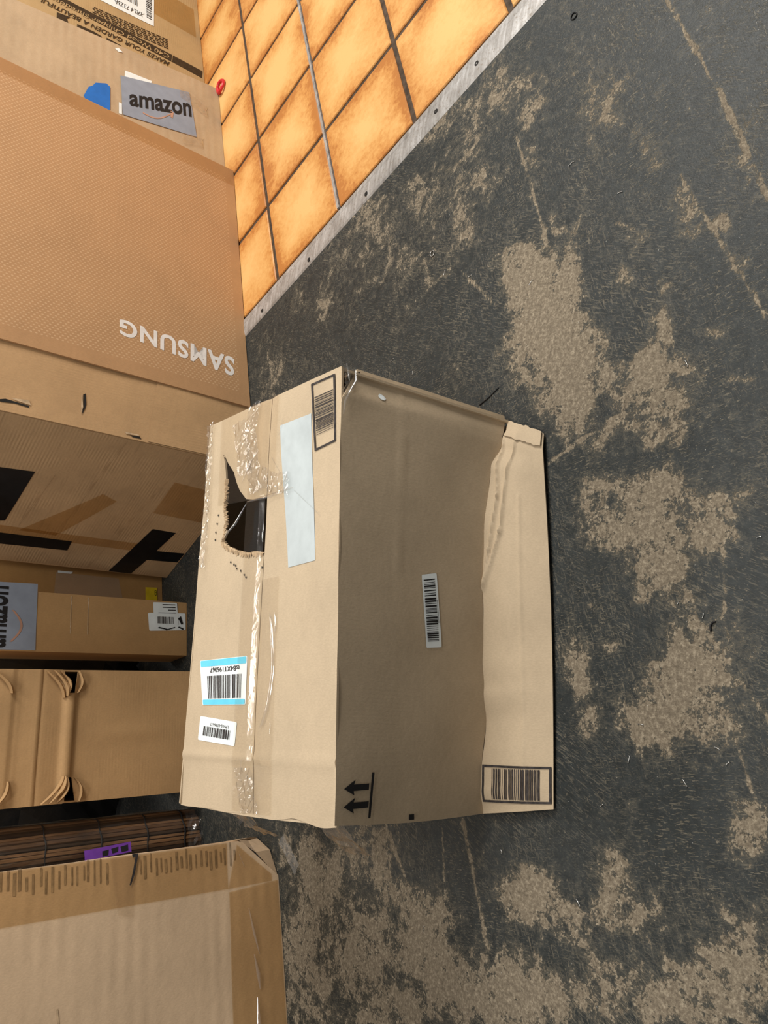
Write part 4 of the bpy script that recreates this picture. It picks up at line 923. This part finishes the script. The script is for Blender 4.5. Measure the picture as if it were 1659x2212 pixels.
def slat_mesh(wd, seed, mat):
    rgs = random.Random(seed); V = []; F = []; n = 9
    for k in range(n + 1):
        z = 0.004 + (HR - 0.004) * k / n; j = rgs.uniform(-.0012, .0012); ww = wd * rgs.uniform(.9, 1.08)
        for x, y in ((-ww / 2, 0), (-ww / 3, .0035), (ww / 3, .0038), (ww / 2, 0), (0, -.003)): V.append((x + j, y + j * .5, z))
        if k:
            q = (k - 1) * 5; F += [(q + i, q + (i + 1) % 5, q + 5 + (i + 1) % 5, q + 5 + i) for i in range(5)]
    F += [tuple(range(5))[::-1], tuple(n * 5 + i for i in range(5))]
    me = bpy.data.meshes.new('slat'); me.from_pydata(V, [], F); me.materials.append(mat); me.validate(); me.update(); return me
sm = [slat_mesh(0.0085 + 0.0012 * (k % 4), k, slm[k % 3]) for k in range(9)]
ns = 42; ea, eb = 0.062, 0.042
for k in range(ns):
    t = 2 * math.pi * k / ns
    p = RC + ru * (ea * math.cos(t)) + rn * (eb * math.sin(t)); nr = (ru * (math.cos(t) / ea) + rn * (math.sin(t) / eb)).normalized()
    o = bpy.data.objects.new('slat', sm[(k * 5 + k // 3) % 9]); col.objects.link(o); o.parent = rl
    o.location = (p.x, p.y, random.uniform(0, 0.006)); o.rotation_euler = (random.uniform(-.006, .006), random.uniform(-.006, .006), math.atan2(nr.y, nr.x) - math.pi / 2)
mesh('core', [tuple(RC + ru * (ea * .86 * math.cos(2 * math.pi * k / 20)) + rn * (eb * .86 * math.sin(2 * math.pi * k / 20)) + Vector((0, 0, z))) for z in (0.004, HR - .01) for k in range(20)],
     [(k, (k + 1) % 20, 20 + (k + 1) % 20, 20 + k) for k in range(20)] + [tuple(range(20))[::-1], tuple(range(20, 40))], slm[2], rl)
for z in (0.052, 0.155, 0.275, 0.408, 0.56, 0.72):
    tube('cord', [RC + ru * ((ea + .0045) * math.cos(2 * math.pi * k / 28)) + rn * ((eb + .0045) * math.sin(2 * math.pi * k / 28)) + Vector((0, 0, z + .002 * math.sin(k * 1.7))) for k in range(28)], 0.0022, m_dark, rl, 5, True)
def ringfilm(z0, z1, nz, amp, seed, name):
    rgf = random.Random(seed); V = []; F = []; nk = 36
    for j in range(nz + 1):
        for k in range(nk):
            t = 2 * math.pi * k / nk; r = 1.13 + rgf.uniform(0, amp); p = RC + ru * (ea * r * math.cos(t)) + rn * (eb * r * math.sin(t))
            V.append((p.x, p.y, z0 + (z1 - z0) * j / nz))
        if j:
            F += [((j - 1) * nk + k, (j - 1) * nk + (k + 1) % nk, j * nk + (k + 1) % nk, j * nk + k) for k in range(nk)]
    mesh(name, V, F, m_wrap if z0 < .05 else m_film, rl)
ringfilm(0.003, 0.045, 5, 0.14, 3, 'film_end'); ringfilm(0.06, HR - .02, 14, 0.05, 4, 'film_wrap')
# purple hang tag on the roll
pf = Wall((-0.963, 1.732), (-0.886, 1.800), (0, 0))
hangtag = lambda u, v, o=0: pf(u, v, o + 0.004)
tg = slab('hang_tag', hangtag, lin(0.018, 0.042, 2), lin(0.218, 0.332, 4), 0.0008, m_purple, rl, edge=lambda u, v: (u - 0.06 * (v - 0.218), v))
polys('lettering', hangtag, [[(0.022, .226), (0.036, .226), (0.033, .245), (0.020, .243)], [(0.022, .252), (0.034, .25), (0.031, .268), (0.020, .266)], [(0.018, .276), (0.03, .274), (0.028, .29), (0.016, .29)]], 0.0006, m_ink, tg)

# ================================================================ black plastic bag in one gap, added dark filler for shade in another
def blob(name, c, r, mat, seed, n=26, m_=16, fold_=0.16):
    V = []; F = []
    for j in range(m_ + 1):
        ph = math.pi * j / m_
        for k in range(n):
            t = 2 * math.pi * k / n
            d = Vector((math.sin(ph) * math.cos(t), math.sin(ph) * math.sin(t), -math.cos(ph)))
            e = 1 + fold_ * noise.noise(d * 2.3 + Vector((seed, 0, 0))) + fold_ * .6 * noise.noise(d * 6 + Vector((0, seed, 0)))
            q = Vector((abs(d.x) ** .7 * math.copysign(1, d.x), abs(d.y) ** .7 * math.copysign(1, d.y), abs(d.z) ** .6 * math.copysign(1, d.z)))
            p = Vector((c[0] + r[0] * q.x * e, c[1] + r[1] * q.y * e, c[2] + r[2] * q.z * min(e, 1.0)))
            V.append((p.x, p.y, max(0.002, p.z)))
        if j: F += [((j - 1) * n + k, (j - 1) * n + (k + 1) % n, j * n + (k + 1) % n, j * n + k) for k in range(n)]
    return mesh(name, V, F, mat, None, smooth=False)
o = blob('gap_fill_bag', (-0.690, 2.455, 0.33), (0.115, 0.10, 0.33), m_blackbag, 3.0)
tag(o, 'shiny black plastic bag in the narrow gap beside the slim carton with barcode labels', 'bag')
o = blob('gap_fill_bag', (-1.12, 2.42, 0.33), (0.16, 0.10, 0.33), m_blackbag, 8.0)  # added dark filler, stands in for the shade of an empty gap
tag(o, 'added black bag shape filling the shaded gap behind the dark slatted roll', 'bag')

# ================================================================ small things on the floor
rp = [Vector((1.414, 2.668, 0.0085)) + Vector((0.022 * math.cos(t), 0.022 * math.sin(t), 0)) * (1.0) + Vector((0, 0, 0.002 * math.sin(2 * t))) for t in [2 * math.pi * k / 20 for k in range(20)]]
o = tube('plastic_loop', rp, 0.0062, m_red, None, 8, True); tag(o, 'small red plastic loop on the tiles at the pale carton corner', 'loop')
ring = [Vector((0.571 + 0.0062 * math.cos(t), 1.269 + 0.0062 * math.sin(t), 0.0016)) for t in [2 * math.pi * k / 18 for k in range(18)]]
o = tube('wire_ring', ring, 0.0011, m_steel, None, 6, True); tag(o, 'tiny steel ring lying on the black floor near the threshold', 'ring')
ring = [Vector((0.976 + 0.0065 * math.cos(t), 0.981 + 0.0065 * math.sin(t), 0.0014)) for t in [2 * math.pi * k / 18 for k in range(16)]]
o = tube('rubber_ring', ring, 0.0012, m_dark, None, 6, True); tag(o, 'tiny black rubber ring lying on the worn floor', 'ring')
o = tube('black_thread', [(0.236, 1.038, 0.0012), (0.250, 1.018, 0.0013), (0.270, 0.996, 0.0012)], 0.0010, m_dark, None, 5); tag(o, 'short straight black bristle lying on floor beside the torn carton', 'bristle')
o = tube('black_clip', [(-0.072 + 0.008 * math.cos(t), 0.505 + 0.006 * math.sin(t), 0.0016) for t in [0.3 * k for k in range(9)]], 0.0013, m_dark, None, 6); tag(o, 'tiny curved black plastic scrap lying on the floor', 'scrap')
rgs = random.Random(5)
for k, (x, y) in enumerate(((0.503, 1.135), (0.468, 0.964), (0.34, 1.342), (0.307, 1.26), (0.521, 1.217), (-0.049, 0.564), (-0.227, 0.472), (-0.234, 0.586), (-0.06, 0.524), (-0.288, 0.506), (-0.37, 0.624), (-0.241, 0.455), (0.059, 0.469), (-0.289, 0.594), (-0.52, 0.79), (-0.73, 0.931), (-0.522, 0.632), (0.60, 0.80), (0.30, 0.62), (0.68, 0.92))):
    t = rgs.uniform(0, math.pi); l = rgs.uniform(0.0025, 0.0055); d = Vector((math.cos(t), math.sin(t), 0)) * l; c = Vector((x, y, 0.0011)); e = Vector((-d.y, d.x, 0)) * 0.45
    o = tube('metal_staple', [c - d + e, c - d, c + d, c + d + e], 0.0006, m_steel, None, 5)
    tag(o, 'loose shiny metal staple lying on the black floor', 'staple', 'loose staples scattered on the floor')
o = crumple('film_scrap', [(-0.790, 1.420, 0.001), (-0.808, 1.375, 0.001), (-0.826, 1.335, 0.001)], 0.030, m_greytape, None, 8, 4, 0.004, 61, (0.9, -0.4, 0))
tag(o, 'scrap of clear plastic film on floor beside the taped carton', 'plastic film')
o = crumple('film_scrap', [(-0.72, 1.60, 0.001), (-0.78, 1.62, 0.001), (-0.83, 1.65, 0.001)], 0.10, m_wrap, None, 14, 10, 0.006, 62, (0.3, 0.9, 0))
tag(o, 'crumpled shiny clear film on floor beside the slatted roll', 'plastic film')
